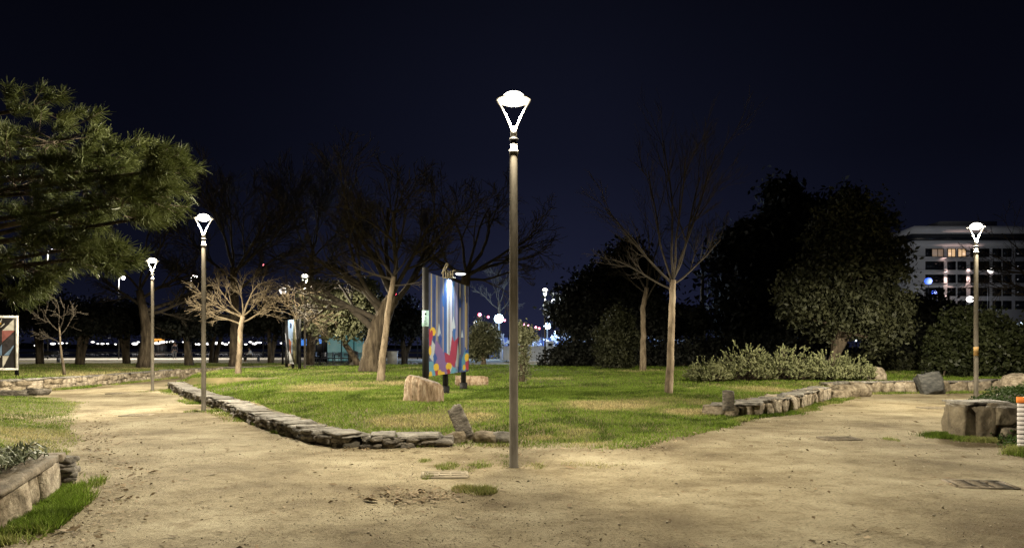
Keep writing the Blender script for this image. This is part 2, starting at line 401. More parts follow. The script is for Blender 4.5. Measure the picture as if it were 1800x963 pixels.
m3 = nt.nodes.new('ShaderNodeMixRGB'); m3.blend_type = 'MULTIPLY'; m3.inputs[0].default_value = 1
nt.links.new(mm.outputs[0], m3.inputs[1]); nt.links.new(gr.outputs[0], m3.inputs[2])
nt.links.new(m3.outputs[0], bg.inputs['Color']); bg.inputs['Strength'].default_value = 0.86

cam = bpy.data.cameras.new('camera'); cam.sensor_width = 36; cam.lens = 36 * F / 1800
cam.shift_y = (HY - 481.5) / 1800; cam.clip_end = 6000; cam.clip_start = 0.05
co = bpy.data.objects.new('camera', cam); COL.objects.link(co)
co.location = (0, 0, EYE); co.rotation_euler = (PI / 2, 0, 0)
scene.camera = co
scene.view_settings.view_transform = 'Standard'; scene.view_settings.look = 'None'
scene.view_settings.exposure = 0; scene.view_settings.gamma = 1; scene.view_settings.use_curve_mapping = False
scene.cycles.use_denoising = True; scene.cycles.denoising_input_passes = 'RGB_ALBEDO_NORMAL'; scene.cycles.denoising_prefilter = 'NONE'
scene.cycles.sample_clamp_indirect = 2.0
scene.cycles.max_bounces = 5; scene.cycles.diffuse_bounces = 2; scene.cycles.glossy_bounces = 2; scene.cycles.transmission_bounces = 2
scene.cycles.use_light_tree = True
scene.cycles.use_adaptive_sampling = False
scene.cycles.volume_bounces = 0

# ------------------------------------------------------------------ ground plan (world metres, from the photograph)
def poly(pts): return np.array(pts, dtype=float)
# flags: 1 = open edge where turf runs out onto the path, 0 = edge held by a wall / off view
ISL = [(-12.9, 28.9, 0), (-9.77, 23.3, 0), (-6.76, 18.7, 0), (-5.3, 16.05, 0), (-3.8, 13.7, 0), (-2.9, 12.5, 0), (-2.4, 12.0, 0),
       (-0.94, 12.2, 1), (0.05, 11.8, 1), (0.54, 11.67, 1), (1.35, 11.74, 1), (2.07, 12.2, 1), (2.84, 13.2, 1), (4.0, 14.9, 1), (5.4, 17.0, 0), (6.6, 17.9, 0),
       (7.5, 19.2, 0), (9.8, 22.8, 0), (11.7, 25.4, 0), (18.7, 27.0, 0), (48, 30, 0), (48, 70, 0), (-3, 70, 0), (-6, 53, 1), (-10, 45.5, 1), (-14.5, 42, 1), (-16.2, 36.5, 1), (-14.2, 31, 1)]
BACK = [(-18.2, 26.3, 0), (-17.5, 28.1, 0), (-17.5, 32.1, 0), (-18.2, 39.5, 0), (-17.2, 44.7, 0), (-14.7, 47.8, 0), (-10.8, 54, 0), (-8, 62, 0), (-8, 70, 0), (-95, 70, 0), (-95, 26, 0)]
RBED = [(7.75, 13.0, 0), (10.9, 17.0, 0), (14.0, 20.2, 0), (20, 23.2, 0), (48, 26, 0), (48, 6, 0), (9.5, 8.8, 1), (7.75, 10.9, 1), (7.95, 11.9, 1), (8.4, 12.5, 0)]
LBED = [(-3.9, 4.2, 0), (-4.4, 6.36, 0), (-4.8, 7.66, 0), (-5.25, 8.7, 1), (-5.9, 9.4, 1), (-7.1, 11.5, 1), (-7.9, 13.0, 1), (-9.9, 16.2, 1), (-12.0, 20.3, 1), (-14.3, 23.2, 1), (-17.6, 25.0, 1), (-40, 25.0, 0), (-40, 4.2, 0)]

def signed(P, poly3):
    """signed distance (+ inside) to polygon, flag of nearest edge, distance to open edges"""
    A = np.array([p[:2] for p in poly3]); fl = np.array([p[2] for p in poly3]); B = np.roll(A, -1, 0)
    x, y = P[:, 0], P[:, 1]
    best = np.full(len(P), 1e9); flag = np.zeros(len(P)); dopen = np.full(len(P), 1e9); inside = np.zeros(len(P), dtype=bool)
    for a, b, f in zip(A, B, fl):
        ab = b - a
        t = np.clip(((x - a[0]) * ab[0] + (y - a[1]) * ab[1]) / (ab @ ab), 0, 1)
        d = np.hypot(x - a[0] - t * ab[0], y - a[1] - t * ab[1])
        up = d < best; best = np.where(up, d, best); flag = np.where(up, f, flag)
        if f: dopen = np.minimum(dopen, d)
        c = ((a[1] > y) != (b[1] > y)) & (x < (b[0] - a[0]) * (y - a[1]) / (b[1] - a[1] + 1e-12) + a[0])
        inside ^= c
    return np.where(inside, best, -best), flag, dopen

def h_isl(P):
    sd, fl, do = signed(P, ISL)
    y = P[:, 1]
    front = np.where(y < 30, do, 9.0); back = np.where(y > 30, do, 9.0)
    z = 0.30 * ss(front / 4.5) * ss(back / 0.8 + 0.1) + 0.25 * ss((y - 22) / 20.0) * ss(back / 2.0)
    lw = (P[:, 0] < -0.5) & (y < 30)
    z = np.where(lw & (fl == 0), z * (0.48 + 0.52 * ss((sd - 0.35) / 1.8)), z)
    z = z + 0.012 * N1(P[:, 0], P[:, 1], 1.3)
    return np.where((fl == 1) & (sd < 0.4), np.minimum(z, 0.02 + sd * 0.12), z)
def h_back(P): return 0.4 + 0.012 * N1(P[:, 0], P[:, 1], 1.1)
def h_rbed(P):
    sd, fl, do = signed(P, RBED)
    z = 0.52 * ss(do / 1.3) + 0.02 * N1(P[:, 0], P[:, 1], 2.0)
    return np.where((fl == 1) & (sd < 0.15), np.minimum(z, 0.02 + sd * 0.2), z)
def h_lbed(P):
    sd, fl, do = signed(P, LBED)
    z = (0.36 * (1 - ss((P[:, 1] - 8.6) / 6.0)) + 0.10) * ss(do / 1.2) + 0.015 * N1(P[:, 0], P[:, 1], 1.6)
    return np.where((fl == 1) & (sd < 0.15), np.minimum(z, 0.015 + sd * 0.15), z)

def gz(x, y, h): return float(h(np.array([[x, y]]))[0])

def sheet(name, poly3, h, bbox, step, mat):
    x0, x1, y0, y1 = bbox
    xs = np.arange(x0, x1 + step, step); ys = np.arange(y0, y1 + step, step)
    X, Y = np.meshgrid(xs, ys); P = np.stack([X.ravel(), Y.ravel()], 1)
    sd, fl, do = signed(P, poly3)
    Z = h(P)
    nx = len(xs)
    I, J = np.meshgrid(np.arange(len(ys) - 1), np.arange(nx - 1), indexing='ij')
    q = np.stack([I * nx + J, I * nx + J + 1, (I + 1) * nx + J + 1, (I + 1) * nx + J], -1).reshape(-1, 4)
    keepv = np.where(fl == 1, sd > -0.5, sd > 0.1)
    q = q[keepv[q].all(1)]
    used = np.unique(q); mp = np.full(len(P), -1); mp[used] = np.arange(len(used))
    mb = MB(); mb.add(np.stack([P[used, 0], P[used, 1], Z[used]], 1), mp[q])
    o = mb.build(name, mat, smooth=True)
    return tag(o, kind='structure')

# base sheets
mb = MB(); mb.add([(-1500, -60, -0.08), (1500, -60, -0.08), (1500, 2250, -0.08), (-1500, 2250, -0.08)], [[0, 1, 2, 3]])
tag(mb.build('ground', M['ground']), kind='structure')
xs = np.arange(-34, 34.01, 0.2); ys = np.arange(-6, 62.01, 0.2)
X, Y = np.meshgrid(xs, ys)
Z = 0.010 * N2(X, Y, 0.9) + 0.006 * N3(X, Y, 2.7) + 0.004 * N1(X, Y, 6.0)
nx = len(xs); I, J = np.meshgrid(np.arange(len(ys) - 1), np.arange(nx - 1), indexing='ij')
mb = MB(); mb.add(np.stack([X.ravel(), Y.ravel(), Z.ravel()], 1), np.stack([I * nx + J, I * nx + J + 1, (I + 1) * nx + J + 1, (I + 1) * nx + J], -1).reshape(-1, 4))
tag(mb.build('path', M['sand'], smooth=True), kind='structure')
sheet('lawn', ISL, h_isl, (-17, 48, 11, 70), 0.25, M['soil'])
sheet('lawn', BACK, h_back, (-95, -7.5, 26, 70), 0.5, M['soil'])
sheet('planting_bed', RBED, h_rbed, (7.2, 48, 6, 26), 0.15, M['bedsoil'])
sheet('lawn', LBED, h_lbed, (-40, -3.5, 4.2, 25.5), 0.15, M['soil'])
mb = MB(); box(mb, (-10, 86, 0.17), (260, 31.9, 0.5)); tag(mb.build('promenade', M['pave']), kind='structure')
mb = MB(); mb.add([(-1480, 102.2, -0.03), (-6, 102.2, -0.03), (20, 2240, -0.03), (-1480, 2240, -0.03)], [[0, 1, 2, 3]])
tag(mb.build('sea', M['water']), kind='structure')
mb = MB(); box(mb, (-90, 245, 0.1), (170, 26, 0.5)); tag(mb.build('quay', M['pave']), kind='structure')
mb = MB()
hx = np.linspace(-1400, 1200, 60); hz = 14 + 10 * N1(hx, hx * 0, 0.004) + 4 * N2(hx, hx * 0, 0.02)
for k, yy in enumerate((2300, 2600)):
    pass
V = np.concatenate([np.stack([hx, np.full(60, 1900.), np.full(60, -0.5)], 1), np.stack([hx, np.full(60, 2050.), np.maximum(hz, 3)], 1), np.stack([hx, np.full(60, 2200.), np.full(60, -0.5)], 1)])
ii = np.arange(59); mb.add(V, np.concatenate([np.stack([ii, ii + 1, ii + 61, ii + 60], 1), np.stack([ii + 60, ii + 61, ii + 121, ii + 120], 1)]))
tag(mb.build('hills', M['ground'], smooth=True), kind='structure')

# ------------------------------------------------------------------ grass
def blades(mb, P, Zb, rng, hgt=(0.035, 0.08), wid=(0.008, 0.018), dry=0.0, lean=1.0):
    n = len(P)
    if n == 0: return
    H = rng.uniform(*hgt, n); Wd = rng.uniform(*wid, n); an = rng.uniform(0, 2 * PI, n)
    ux, uy = np.cos(an), np.sin(an)
    la = rng.uniform(0, 2 * PI, n); lm = rng.uniform(0, lean, n) * H * 1.4
    b = np.stack([P[:, 0], P[:, 1], Zb], 1)
    off = np.stack([ux * Wd / 2, uy * Wd / 2, np.zeros(n)], 1)
    tip = b + np.stack([np.cos(la) * lm, np.sin(la) * lm, H], 1)
    b2 = b - np.array([0, 0, 0.01])
    V = np.stack([b2 - off, b2 + off, tip], 1).reshape(-1, 3)
    dk = np.clip(N3(P[:, 0], P[:, 1], 2.1) + 0.7 * N2(P[:, 0], P[:, 1], 5.5) + 0.1, 0, 1)
    dd = np.clip(0.25 + 0.75 * np.broadcast_to(dry, (n,)) - 0.25 * dk, 0, 1)
    mb.add(V, np.arange(3 * n).reshape(-1, 3), np.repeat(dd, 3))

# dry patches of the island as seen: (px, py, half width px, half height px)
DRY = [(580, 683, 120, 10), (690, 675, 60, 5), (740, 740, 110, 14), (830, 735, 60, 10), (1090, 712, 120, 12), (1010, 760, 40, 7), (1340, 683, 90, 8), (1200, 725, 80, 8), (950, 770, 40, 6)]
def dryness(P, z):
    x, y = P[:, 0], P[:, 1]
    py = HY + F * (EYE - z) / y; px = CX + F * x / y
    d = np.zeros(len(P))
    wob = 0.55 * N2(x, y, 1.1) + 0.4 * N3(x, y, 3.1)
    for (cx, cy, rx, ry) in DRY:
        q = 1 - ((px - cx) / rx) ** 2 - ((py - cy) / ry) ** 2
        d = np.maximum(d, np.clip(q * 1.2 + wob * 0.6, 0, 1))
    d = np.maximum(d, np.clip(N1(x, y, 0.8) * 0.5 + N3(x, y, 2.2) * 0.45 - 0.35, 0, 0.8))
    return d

rng = np.random.default_rng(7)
g = MB()
def lawn_blades(poly3, h, bbox, n, wfun, dryfun, hgt, wid, edge=0.10, minsd=-0.18):
    x0, x1, y0, y1 = bbox
    P = np.stack([rng.uniform(x0, x1, n), rng.uniform(y0, y1, n)], 1)
    keep = rng.uniform(0, 1, n) < wfun(P)
    keep &= np.abs(P[:, 0]) < P[:, 1] * 0.72 + 1.0
    P = P[keep]
    sd, fl, do = signed(P, poly3)
    e = sd + edge * (N2(P[:, 0], P[:, 1], 2.2) + 0.6 * N3(P[:, 0], P[:, 1], 6.0))
    k = np.where(fl == 1, e > minsd + rng.uniform(-0.1, 0.12, len(P)), sd > 0.38)
    P, do, sd = P[k], do[k], sd[k]
    z = h(P)
    d = dryfun(P, z)
    hs = (0.6 + 0.4 * np.clip(N3(P[:, 0], P[:, 1], 1.7) + 0.6, 0, 1.5)) * (1 - 0.5 * d)
    n2 = len(P)
    H0 = rng.uniform(*hgt, n2) * hs
    tmp = MB()
    blades(g, P, np.maximum(z, 0.0), rng, hgt=hgt, wid=wid, dry=np.clip(d + rng.normal(0, 0.13, n2), 0, 1))
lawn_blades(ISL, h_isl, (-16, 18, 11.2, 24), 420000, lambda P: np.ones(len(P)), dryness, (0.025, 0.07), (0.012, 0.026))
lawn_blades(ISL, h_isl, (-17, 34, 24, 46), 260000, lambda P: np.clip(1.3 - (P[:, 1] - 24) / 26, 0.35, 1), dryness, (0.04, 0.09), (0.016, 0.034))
lawn_blades(BACK, h_back, (-36, -10, 26, 58), 90000, lambda P: np.ones(len(P)), lambda P, z: np.clip(0.45 + 0.4 * N1(P[:, 0], P[:, 1], 0.9), 0, 1), (0.04, 0.1), (0.02, 0.04))
def lb_dry(P, z):
    return np.clip(0.75 * ss(1.2 - np.hypot((P[:, 0] + 9.0) / 2.6, (P[:, 1] - 12.6) / 2.4)) * 1.3 + 0.35 * N1(P[:, 0], P[:, 1], 1.4) - 0.1, 0, 1)
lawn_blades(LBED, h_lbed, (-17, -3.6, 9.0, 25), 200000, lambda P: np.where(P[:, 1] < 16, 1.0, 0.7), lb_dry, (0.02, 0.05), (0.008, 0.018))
tag(g.build('grass', M['grass'], attr='dry'), 'short patchy green and straw coloured grass over the lawns', 'grass', kind='stuff')

# weeds and grass fringes on the path
g = MB()
def fringe(line, width, n, hgt=(0.03, 0.08), wid=(0.012, 0.024), dry=0.12, side=0.0, zf=None):
    L = np.array(line, dtype=float); seg = np.linalg.norm(np.diff(L, axis=0), axis=1); cum = np.concatenate([[0], np.cumsum(seg)])
    s = rng.uniform(0, cum[-1], n); i = np.clip(np.searchsorted(cum, s) - 1, 0, len(seg) - 1); t = (s - cum[i]) / seg[i]
    P = L[i] + (L[i + 1] - L[i]) * t[:, None]
    T = (L[i + 1] - L[i]) / seg[i][:, None]; Nn = np.stack([-T[:, 1], T[:, 0]], 1)
    o = np.abs(rng.normal(0, 0.5, n)) * width * (0.45 + 0.75 * np.clip(N2(P[:, 0], P[:, 1], 2.3) + 0.7, 0, 1.6))
    o = np.where(o > width * 1.1, rng.uniform(0.1, 1.15, n) * width * (0.8 + 0.3 * N1(P[:, 0], P[:, 1], 5.0)), o)
    P = P + Nn * (o * (1 if side >= 0 else -1) if side else rng.normal(0, 0.5, n) * width)[:, None]
    keep = N3(P[:, 0], P[:, 1], 3.4) + rng.normal(0, 0.3, n) > -0.35
    P = P[keep]
    z = np.zeros(len(P)) if zf is None else zf(P)
    d = np.clip(dry + 0.35 * N1(P[:, 0], P[:, 1], 2.5) + rng.normal(0, 0.12, len(P)), 0, 1)
    blades(g, P, z, rng, hgt, wid, d)
isl = [p[:2] for p in ISL]
fringe(isl[0:4], 0.8, 22000, dry=0.4, side=-1, hgt=(0.03, 0.09))
fringe(isl[3:8], 0.42, 20000, dry=0.2, side=-1)
fringe(isl[13:19], 0.5, 22000, dry=0.3, side=-1)
fringe([(11.7, 25.4), (18.7, 27)], 0.5, 6000, dry=0.3, side=-1, hgt=(0.04, 0.12))
fringe([(-4.15, 4.8), (-4.4, 6.36), (-4.8, 7.66), (-5.25, 8.7)], 0.40, 24000, dry=0.05, side=-1, hgt=(0.04, 0.10), wid=(0.010, 0.02))
fringe([(-5.3, 8.5), (-5.75, 9.5)], 0.3, 5000, dry=0.1, hgt=(0.04, 0.1), wid=(0.006, 0.013))
fringe([(7.75, 13.5), (7.72, 12.85), (8.15, 12.4)], 0.30, 11000, dry=0.2, hgt=(0.03, 0.1), wid=(0.006, 0.014))
fringe([(7.6, 11.2), (7.9, 10.6)], 0.3, 7000, dry=0.1, hgt=(0.05, 0.15), wid=(0.006, 0.014))
fringe([(-18.0, 26.3), (-17.3, 28.1), (-17.3, 32.1), (-18.0, 39.5)], 0.3, 7000, dry=0.3, side=-1, hgt=(0.05, 0.12), wid=(0.012, 0.02))
def spot_weeds(px, py, rx, ry, n, dry=0.1, hgt=(0.02, 0.06)):
    c = gp(px, py); d = c[1]
    a = rng.uniform(0, 2 * PI, n); rr = np.sqrt(rng.uniform(0, 1, n))
    P = np.stack([c[0] + np.cos(a) * rr * rx / F * d, c[1] + np.sin(a) * rr * ry * d * d / (F * EYE)], 1)
    k = N3(P[:, 0], P[:, 1], 8.0) + rng.normal(0, 0.35, n) > -0.1 + 0.7 * (rr - 0.6)
    P = P[k]
    blades(g, P, np.zeros(len(P)), rng, hgt, (0.005, 0.012), np.clip(dry + rng.normal(0, 0.2, len(P)), 0, 1))
for a in [(865, 818, 45, 8, 2600, .1), (930, 820, 30, 6, 900, .5), (785, 820, 22, 6, 700, .25), (820, 828, 14, 5, 400, .2), (748, 838, 16, 5, 500, .3), (748, 811, 14, 3, 260, .3),
          (845, 862, 30, 7, 1400, .45), (815, 860, 22, 6, 700, .6), (855, 797, 16, 3, 260, .2), (885, 804, 12, 3, 200, .2), (1566, 773, 14, 3, 300, .3), (905, 790, 30, 3, 300, .3), (1040, 818, 60, 6, 700, .7)]:
    spot_weeds(*a)
spot_weeds(358, 722, 30, 4, 1500, .15); spot_weeds(268, 687, 18, 3, 900, .2); spot_weeds(325, 690, 40, 4, 900, .5)
tag(g.build('weeds', M['grass'], attr='dry'), 'ragged weeds and grass tufts along the edges of the sandy path', 'weeds', kind='stuff')

# leaf litter and grit scattered on the sand
g = MB()
n = 3400
P = np.stack([rng.uniform(-14, 14, n), 5.5 + 20 * rng.uniform(0, 1, n) ** 1.5], 1)
cl = gp(735, 872)
P2 = np.stack([cl[0] + rng.normal(0, 0.3, 420), cl[1] + rng.normal(0, 0.2, 420)], 1)
P3 = np.concatenate([np.stack([np.interp(t, [4.5, 6.4, 7.7, 9, 11.5, 13, 16], [-3.3, -3.75, -4.2, -4.5, -6.5, -7.3, -9.0]) + rng.normal(0, 0.22, len(t)), t], 1) for t in [rng.uniform(4.8, 16, 900)]])
e = np.array(isl[3:15]); k = rng.integers(0, len(e) - 1, 900); tt = rng.uniform(0, 1, 900)[:, None]
P4 = e[k] * (1 - tt) + e[k + 1] * tt + rng.normal(0, 0.35, (900, 2)) - np.array([0, 0.45])
P = np.concatenate([P, P2, P3, P4])
ok = np.ones(len(P), dtype=bool)
for pl in (ISL, BACK, RBED, LBED): ok &= signed(P, pl)[0] < -0.03
P = P[ok]; n = len(P)
sz = rng.uniform(0.006, 0.017, n) * (1 + 1.3 * (rng.uniform(0, 1, n) > 0.96)); asp = rng.uniform(1, 3.2, n); an = rng.uniform(0, 2 * PI, n)
u = np.stack([np.cos(an), np.sin(an), rng.normal(0, .25, n)], 1) * (sz * asp)[:, None]; v = np.stack([-np.sin(an), np.cos(an), rng.normal(0, .4, n)], 1) * sz[:, None]
c = np.stack([P[:, 0], P[:, 1], 0.016 + 0.010 * N2(P[:, 0], P[:, 1], 0.9) + 0.006 * N3(P[:, 0], P[:, 1], 2.7)], 1)
V = np.stack([c - u, c - v * 0.9, c + u, c + v], 1).reshape(-1, 3); V[:, 2] = np.maximum(V[:, 2], 0.002)
g.add(V, np.arange(4 * n).reshape(-1, 4))
tag(g.build('leaf_litter', M['litter']), 'small dead leaves and grit scattered over the sand', 'leaf litter', kind='stuff')

# loose gravel on the sand: small eight sided pebbles
n = 26000
P = np.stack([rng.uniform(-9, 10, n), 5.4 + 11 * rng.uniform(0, 1, n) ** 1.4], 1)
P = P[np.abs(P[:, 0]) < P[:, 1] * 0.72 + .3]
k = N1(P[:, 0], P[:, 1], 1.6) + 0.6 * N2(P[:, 0], P[:, 1], 4.0) + rng.normal(0, .5, len(P)) > -0.2
for pl in (ISL, BACK, RBED, LBED): k &= signed(P, pl)[0] < -0.03
P = P[k]; n = len(P)
sz = rng.uniform(0.003, 0.0085, n) * (1 + 1.2 * (rng.uniform(0, 1, n) > 0.97))
zc = 0.010 * N2(P[:, 0], P[:, 1], 0.9) + 0.006 * N3(P[:, 0], P[:, 1], 2.7) + 0.004 * N1(P[:, 0], P[:, 1], 6.0)
c = np.stack([P[:, 0], P[:, 1], zc + sz * 0.35], 1)
OV = np.array([[1, 0, 0], [0, 1, 0], [-1, 0, 0], [0, -1, 0], [0, 0, .75], [0, 0, -.75]])
V = c[:, None, :] + (OV[None] * rng.uniform(0.65, 1.4, (n, 6, 1)) + rng.normal(0, .12, (n, 6, 3))) * sz[:, None, None]
OF = np.array([[0, 1, 4], [1, 2, 4], [2, 3, 4], [3, 0, 4], [1, 0, 5], [2, 1, 5], [3, 2, 5], [0, 3, 5]])
g = MB(); g.add(V.reshape(-1, 3), (np.arange(n)[:, None, None] * 6 + OF[None]).reshape(-1, 3))
tag(g.build('gravel', M['pebble']), 'fine loose gravel over the sandy path', 'gravel', kind='stuff')

# ------------------------------------------------------------------ stone walls
def along(line, step):
    L = np.array(line, dtype=float); seg = np.linalg.norm(np.diff(L, axis=0), axis=1); cum = np.concatenate([[0], np.cumsum(seg)])
    return L, seg, cum
def at_s(L, seg, cum, s):
    i = int(np.clip(np.searchsorted(cum, s) - 1, 0, len(seg) - 1)); t = (s - cum[i]) / seg[i]
    p = L[i] + (L[i + 1] - L[i]) * t; T = (L[i + 1] - L[i]) / seg[i]
    return p, T
def stone_wall(label, line, height, inward, seed, smat, cmat, mmat, courses=2, thick=0.42, cop_t=0.07, cop_len=(0.45, 1.0), slen=(0.2, 0.5), rough=0.12, hvar=None, copw=None, gaps=0.0, face=0.09, copjit=0.055):
    rg = np.random.default_rng(seed)
    L, seg, cum = along(line, 0.1)
    t = thing('stone_wall', label, 'stone wall', (L[0][0], L[0][1], 0))
    st, cp, core = MB(), MB(), MB()
    Hs = lambda s: height * (1 if hvar is None else np.interp(s / cum[-1], [k[0] for k in hvar], [k[1] for k in hvar]))
    s = 0.0
    while s < cum[-1]:                                  # rubble core
        p, T = at_s(L, seg, cum, min(s + 0.2, cum[-1])); Nn = np.array([-T[1], T[0]]) * inward
        hh = Hs(s) - 0.03
        q = p + Nn * (thick * 0.52); box(core, (q[0], q[1], hh / 2 - 0.05), (0.44, thick * 0.72, hh + 0.08), math.atan2(T[1], T[0]))
        s += 0.4
    for side in (0, 1):                                 # face stones, front and back
        cz = 0.0
        for c in range(courses):
            s = rg.uniform(-0.2, 0)
            while s < cum[-1]:
                ln = rg.uniform(*slen)
                p, T = at_s(L, seg, cum, min(max(s + ln / 2, 0.02), cum[-1])); Nn = np.array([-T[1], T[0]]) * inward
                hh = Hs(s); ch = hh / courses
                q = p + Nn * (0.10 if side == 0 else thick - 0.10) + Nn * rg.normal(0, 0.018)
                zc = ch * (c + 0.5) + rg.normal(0, 0.015)
                rock(st, (q[0], q[1], zc), (ln * 1.04, rg.uniform(0.2, 0.27), ch * rg.uniform(0.95, 1.18)), rg, math.atan2(T[1], T[0]) + rg.normal(0, 0.06), k=4, rnd=face, jit=rough, tilt=rg.normal(0, 0.10))
                s += ln
    s = 0.0
    while s < cum[-1] - 0.1:                            # coping slabs
        ln = min(rg.uniform(*cop_len), cum[-1] - s + 0.05)
        p, T = at_s(L, seg, cum, s + ln / 2); Nn = np.array([-T[1], T[0]]) * inward
        hh = Hs(s + ln / 2); wd = (copw or thick) * rg.uniform(0.95, 1.15)
        q = p + Nn * (thick / 2 - 0.015 + rg.normal(0, 0.02))
        if rg.uniform() > gaps:
            rock(cp, (q[0], q[1], hh + cop_t * 0.35 + rg.normal(0, 0.008)), (ln * 0.99, wd, cop_t * rg.uniform(0.85, 1.35)), rg, math.atan2(T[1], T[0]) + rg.normal(0, 0.04), k=6, rnd=0.06, jit=copjit, tilt=rg.normal(0, 0.025), freq=2.2)
        s += ln
    core.build('mortar', mmat, t); st.build('stonework', smat, t); cp.build('coping', cmat, t)
    return t
stone_wall('long low dark schist wall curving along the left edge of the central lawn', isl[0:7] + [(-1.15, 12.2)], 0.19, -1, 11, M['slate'], M['coping'], M['darkmortar'],
           courses=2, thick=0.46, cop_t=0.055, cop_len=(0.28, 0.75), copw=0.5, slen=(0.16, 0.42), rough=0.13, hvar=[(0, 1.25), (0.5, 1.05), (0.85, 1.0), (1, 0.85)], face=0.08, copjit=0.11, gaps=0.03)
stone_wall('low stone wall with wide slate top on the right corner of the central lawn', [(4.62, 17.3), (5.44, 16.95), (6.6, 17.9), (7.5, 19.2), (9.6, 22.3)], 0.34, 1, 12, M['wallstone'], M['coping'], M['mortar'],
           courses=1, thick=0.58, cop_t=0.055, cop_len=(0.25, 0.6), copw=0.54, slen=(0.2, 0.5), rough=0.13, hvar=[(0, 0.7), (0.2, 0.95), (1, 1.12)], face=0.06, copjit=0.09)
stone_wall('pale rubble wall with thin coping behind the rightmost lamp', [(10.6, 24.6), (11.7, 25.4), (14.2, 26.0), (18.9, 27.05)], 0.38, 1, 13, M['wallstone'], M['coping'], M['mortar'],
           courses=1, thick=0.42, cop_t=0.06, cop_len=(0.8, 1.8), slen=(0.3, 0.7), gaps=0.12)
stone_wall('pale rubble wall bounding the far side of the left path', [p[:2] for p in BACK[0:8]], 0.40, 1, 14, M['wallstone'], M['coping'], M['mortar'],
           courses=2, thick=0.42, cop_t=0.06, cop_len=(0.7, 1.6), slen=(0.3, 0.65), gaps=0.15)
stone_wall('pale plastered wall with thick coping in the near left corner', [(-3.95, 4.5), (-4.4, 6.36), (-4.8, 7.6), (-5.05, 8.2)], 0.36, 1, 15, M['wallstone'], M['brownslab'], M['mortar'],
           courses=1, thick=0.42, cop_t=0.08, cop_len=(1.4, 2.2), copw=0.46, slen=(0.25, 0.6), rough=0.06, copjit=0.02)
stone_wall('short wall with flat slabs beside the ivy in front of the right lamp', [(8.75, 14.2), (10.9, 17.0), (14.0, 20.2), (19, 22.8)], 0.42, -1, 16, M['slate'], M['coping'], M['darkmortar'],
           courses=1, thick=0.5, cop_t=0.06, cop_len=(0.7, 1.3), copw=0.6, slen=(0.3, 0.7))

def rock_thing(name, label, cat, c, s, seed, mat, rz=0, k=10, rnd=0.3, jit=0.1, tilt=0.0, group=None, freq=1.6, more=()):
    rg = np.random.default_rng(seed)
    mb = MB(); rock(mb, (c[0], c[1], c[2]), s, rg, rz, k, rnd, jit, tilt, freq)
    for (dc, ds) in more: rock(mb, (c[0] + dc[0], c[1] + dc[1], c[2] + dc[2]), ds, rg, rz + rg.normal(0, .2), 6, rnd, jit, rg.normal(0, .1), freq)
    o = mb.build(name, mat, loc=(c[0], c[1], c[2] - s[2] / 2))
    return tag(o, label, cat, group)

# slate stack closing the near left wall
rg = np.random.default_rng(31)
t = thing('slate_stack', 'stack of loose grey slates at the end of the near left wall', 'stone stack', (-5.2, 8.55, 0))
mb = MB()
for i in range(5):
    rock(mb, (-5.22 + rg.normal(0, .03), 8.55 + rg.normal(0, .03), 0.06 + i * 0.06), (0.27 * rg.uniform(.8, 1.1), 0.34 * rg.uniform(.8, 1.1), 0.07), rg, rg.uniform(0, 3), 6, 0.15, 0.08, rg.normal(0, .05))
mb.build('slates', M['slate'], t)

# stone block at the right
PX = 0.22
t = thing('stone_pier', 'squat boulder pier capped with a slate slab beside the ivy', 'stone pier', (8.0 + PX, 13.1, 0))
rg = np.random.default_rng(33)
mb = MB()
rock(mb, (7.76 + PX, 13.05, 0.27), (0.40, 0.42, 0.62), rg, 0.25, 10, 0.08, 0.07); rock(mb, (8.03 + PX, 12.93, 0.26), (0.36, 0.4, 0.58), rg, -0.15, 10, 0.14, 0.09)
rock(mb, (8.35 + PX, 12.95, 0.44), (0.52, 0.5, 0.36), rg, 0.1, 10, 0.14, 0.12); rock(mb, (8.4 + PX, 12.98, 0.14), (0.46, 0.5, 0.34), rg, 0.3, 10, 0.18, 0.12)
rock(mb, (8.15 + PX, 13.5, 0.27), (0.95, 0.6, 0.58), rg, 0.3, 10, 0.1, 0.07); rock(mb, (8.4 + PX, 14.0, 0.25), (0.7, 0.6, 0.54), rg, 0.8, 6, 0.1, 0.08)
BOULD = pmat('tan_boulder', [(0.07, 0.058, 0.042), (0.19, 0.16, 0.115), (0.31, 0.27, 0.20)], 2.6, bump=1.0, bscale=9, bdist=0.05, island=0.22)
mb.build('boulders', BOULD, t)
mb = MB(); rock(mb, (7.98 + PX, 13.25, 0.60), (0.58, 0.66, 0.085), rg, 0.30, 10, 0.10, 0.05, 0.01); rock(mb, (8.42 + PX, 13.45, 0.62), (0.6, 0.5, 0.05), rg, 0.1, 6, 0.1, 0.06)
mb.build('capstone', M['coping'], t)

rock_thing('boulder', 'dark angular boulder breaking the pale right wall', 'boulder', (14.55, 25.75, 0.32), (0.80, 0.5, 0.74), 41, M['darkslate'], 0.5, 10, 0.05, 0.10, 0.8)
rock_thing('boulder', 'brownish boulder standing behind the rosemary bushes', 'boulder', (wx(1536, 28.5), 28.5, 0.55), (0.75, 0.5, 0.55), 42, M['wallstone'], 0.2, 10, 0.4, 0.12, 0.2)
rock_thing('boulder', 'large rounded boulder at the right end of the pale far wall', 'boulder', (wx(1792, 25.6), 25.6, 0.28), (1.3, 0.8, 0.72), 43, M['wallstone'], 0.1, 10, 0.45, 0.12)
rock_thing('boulder', 'low rough boulder where the two right hand walls meet', 'boulder', (wx(1480, 24.0), 24.0, 0.18), (0.9, 0.7, 0.46), 44, M['wallstone'], 0.4, 10, 0.35, 0.14, 0.1, more=[((0.75, 0.35, 0.02), (0.6, 0.5, 0.5)), ((-0.5, -0.7, -0.08), (0.6, 0.5, 0.3))])
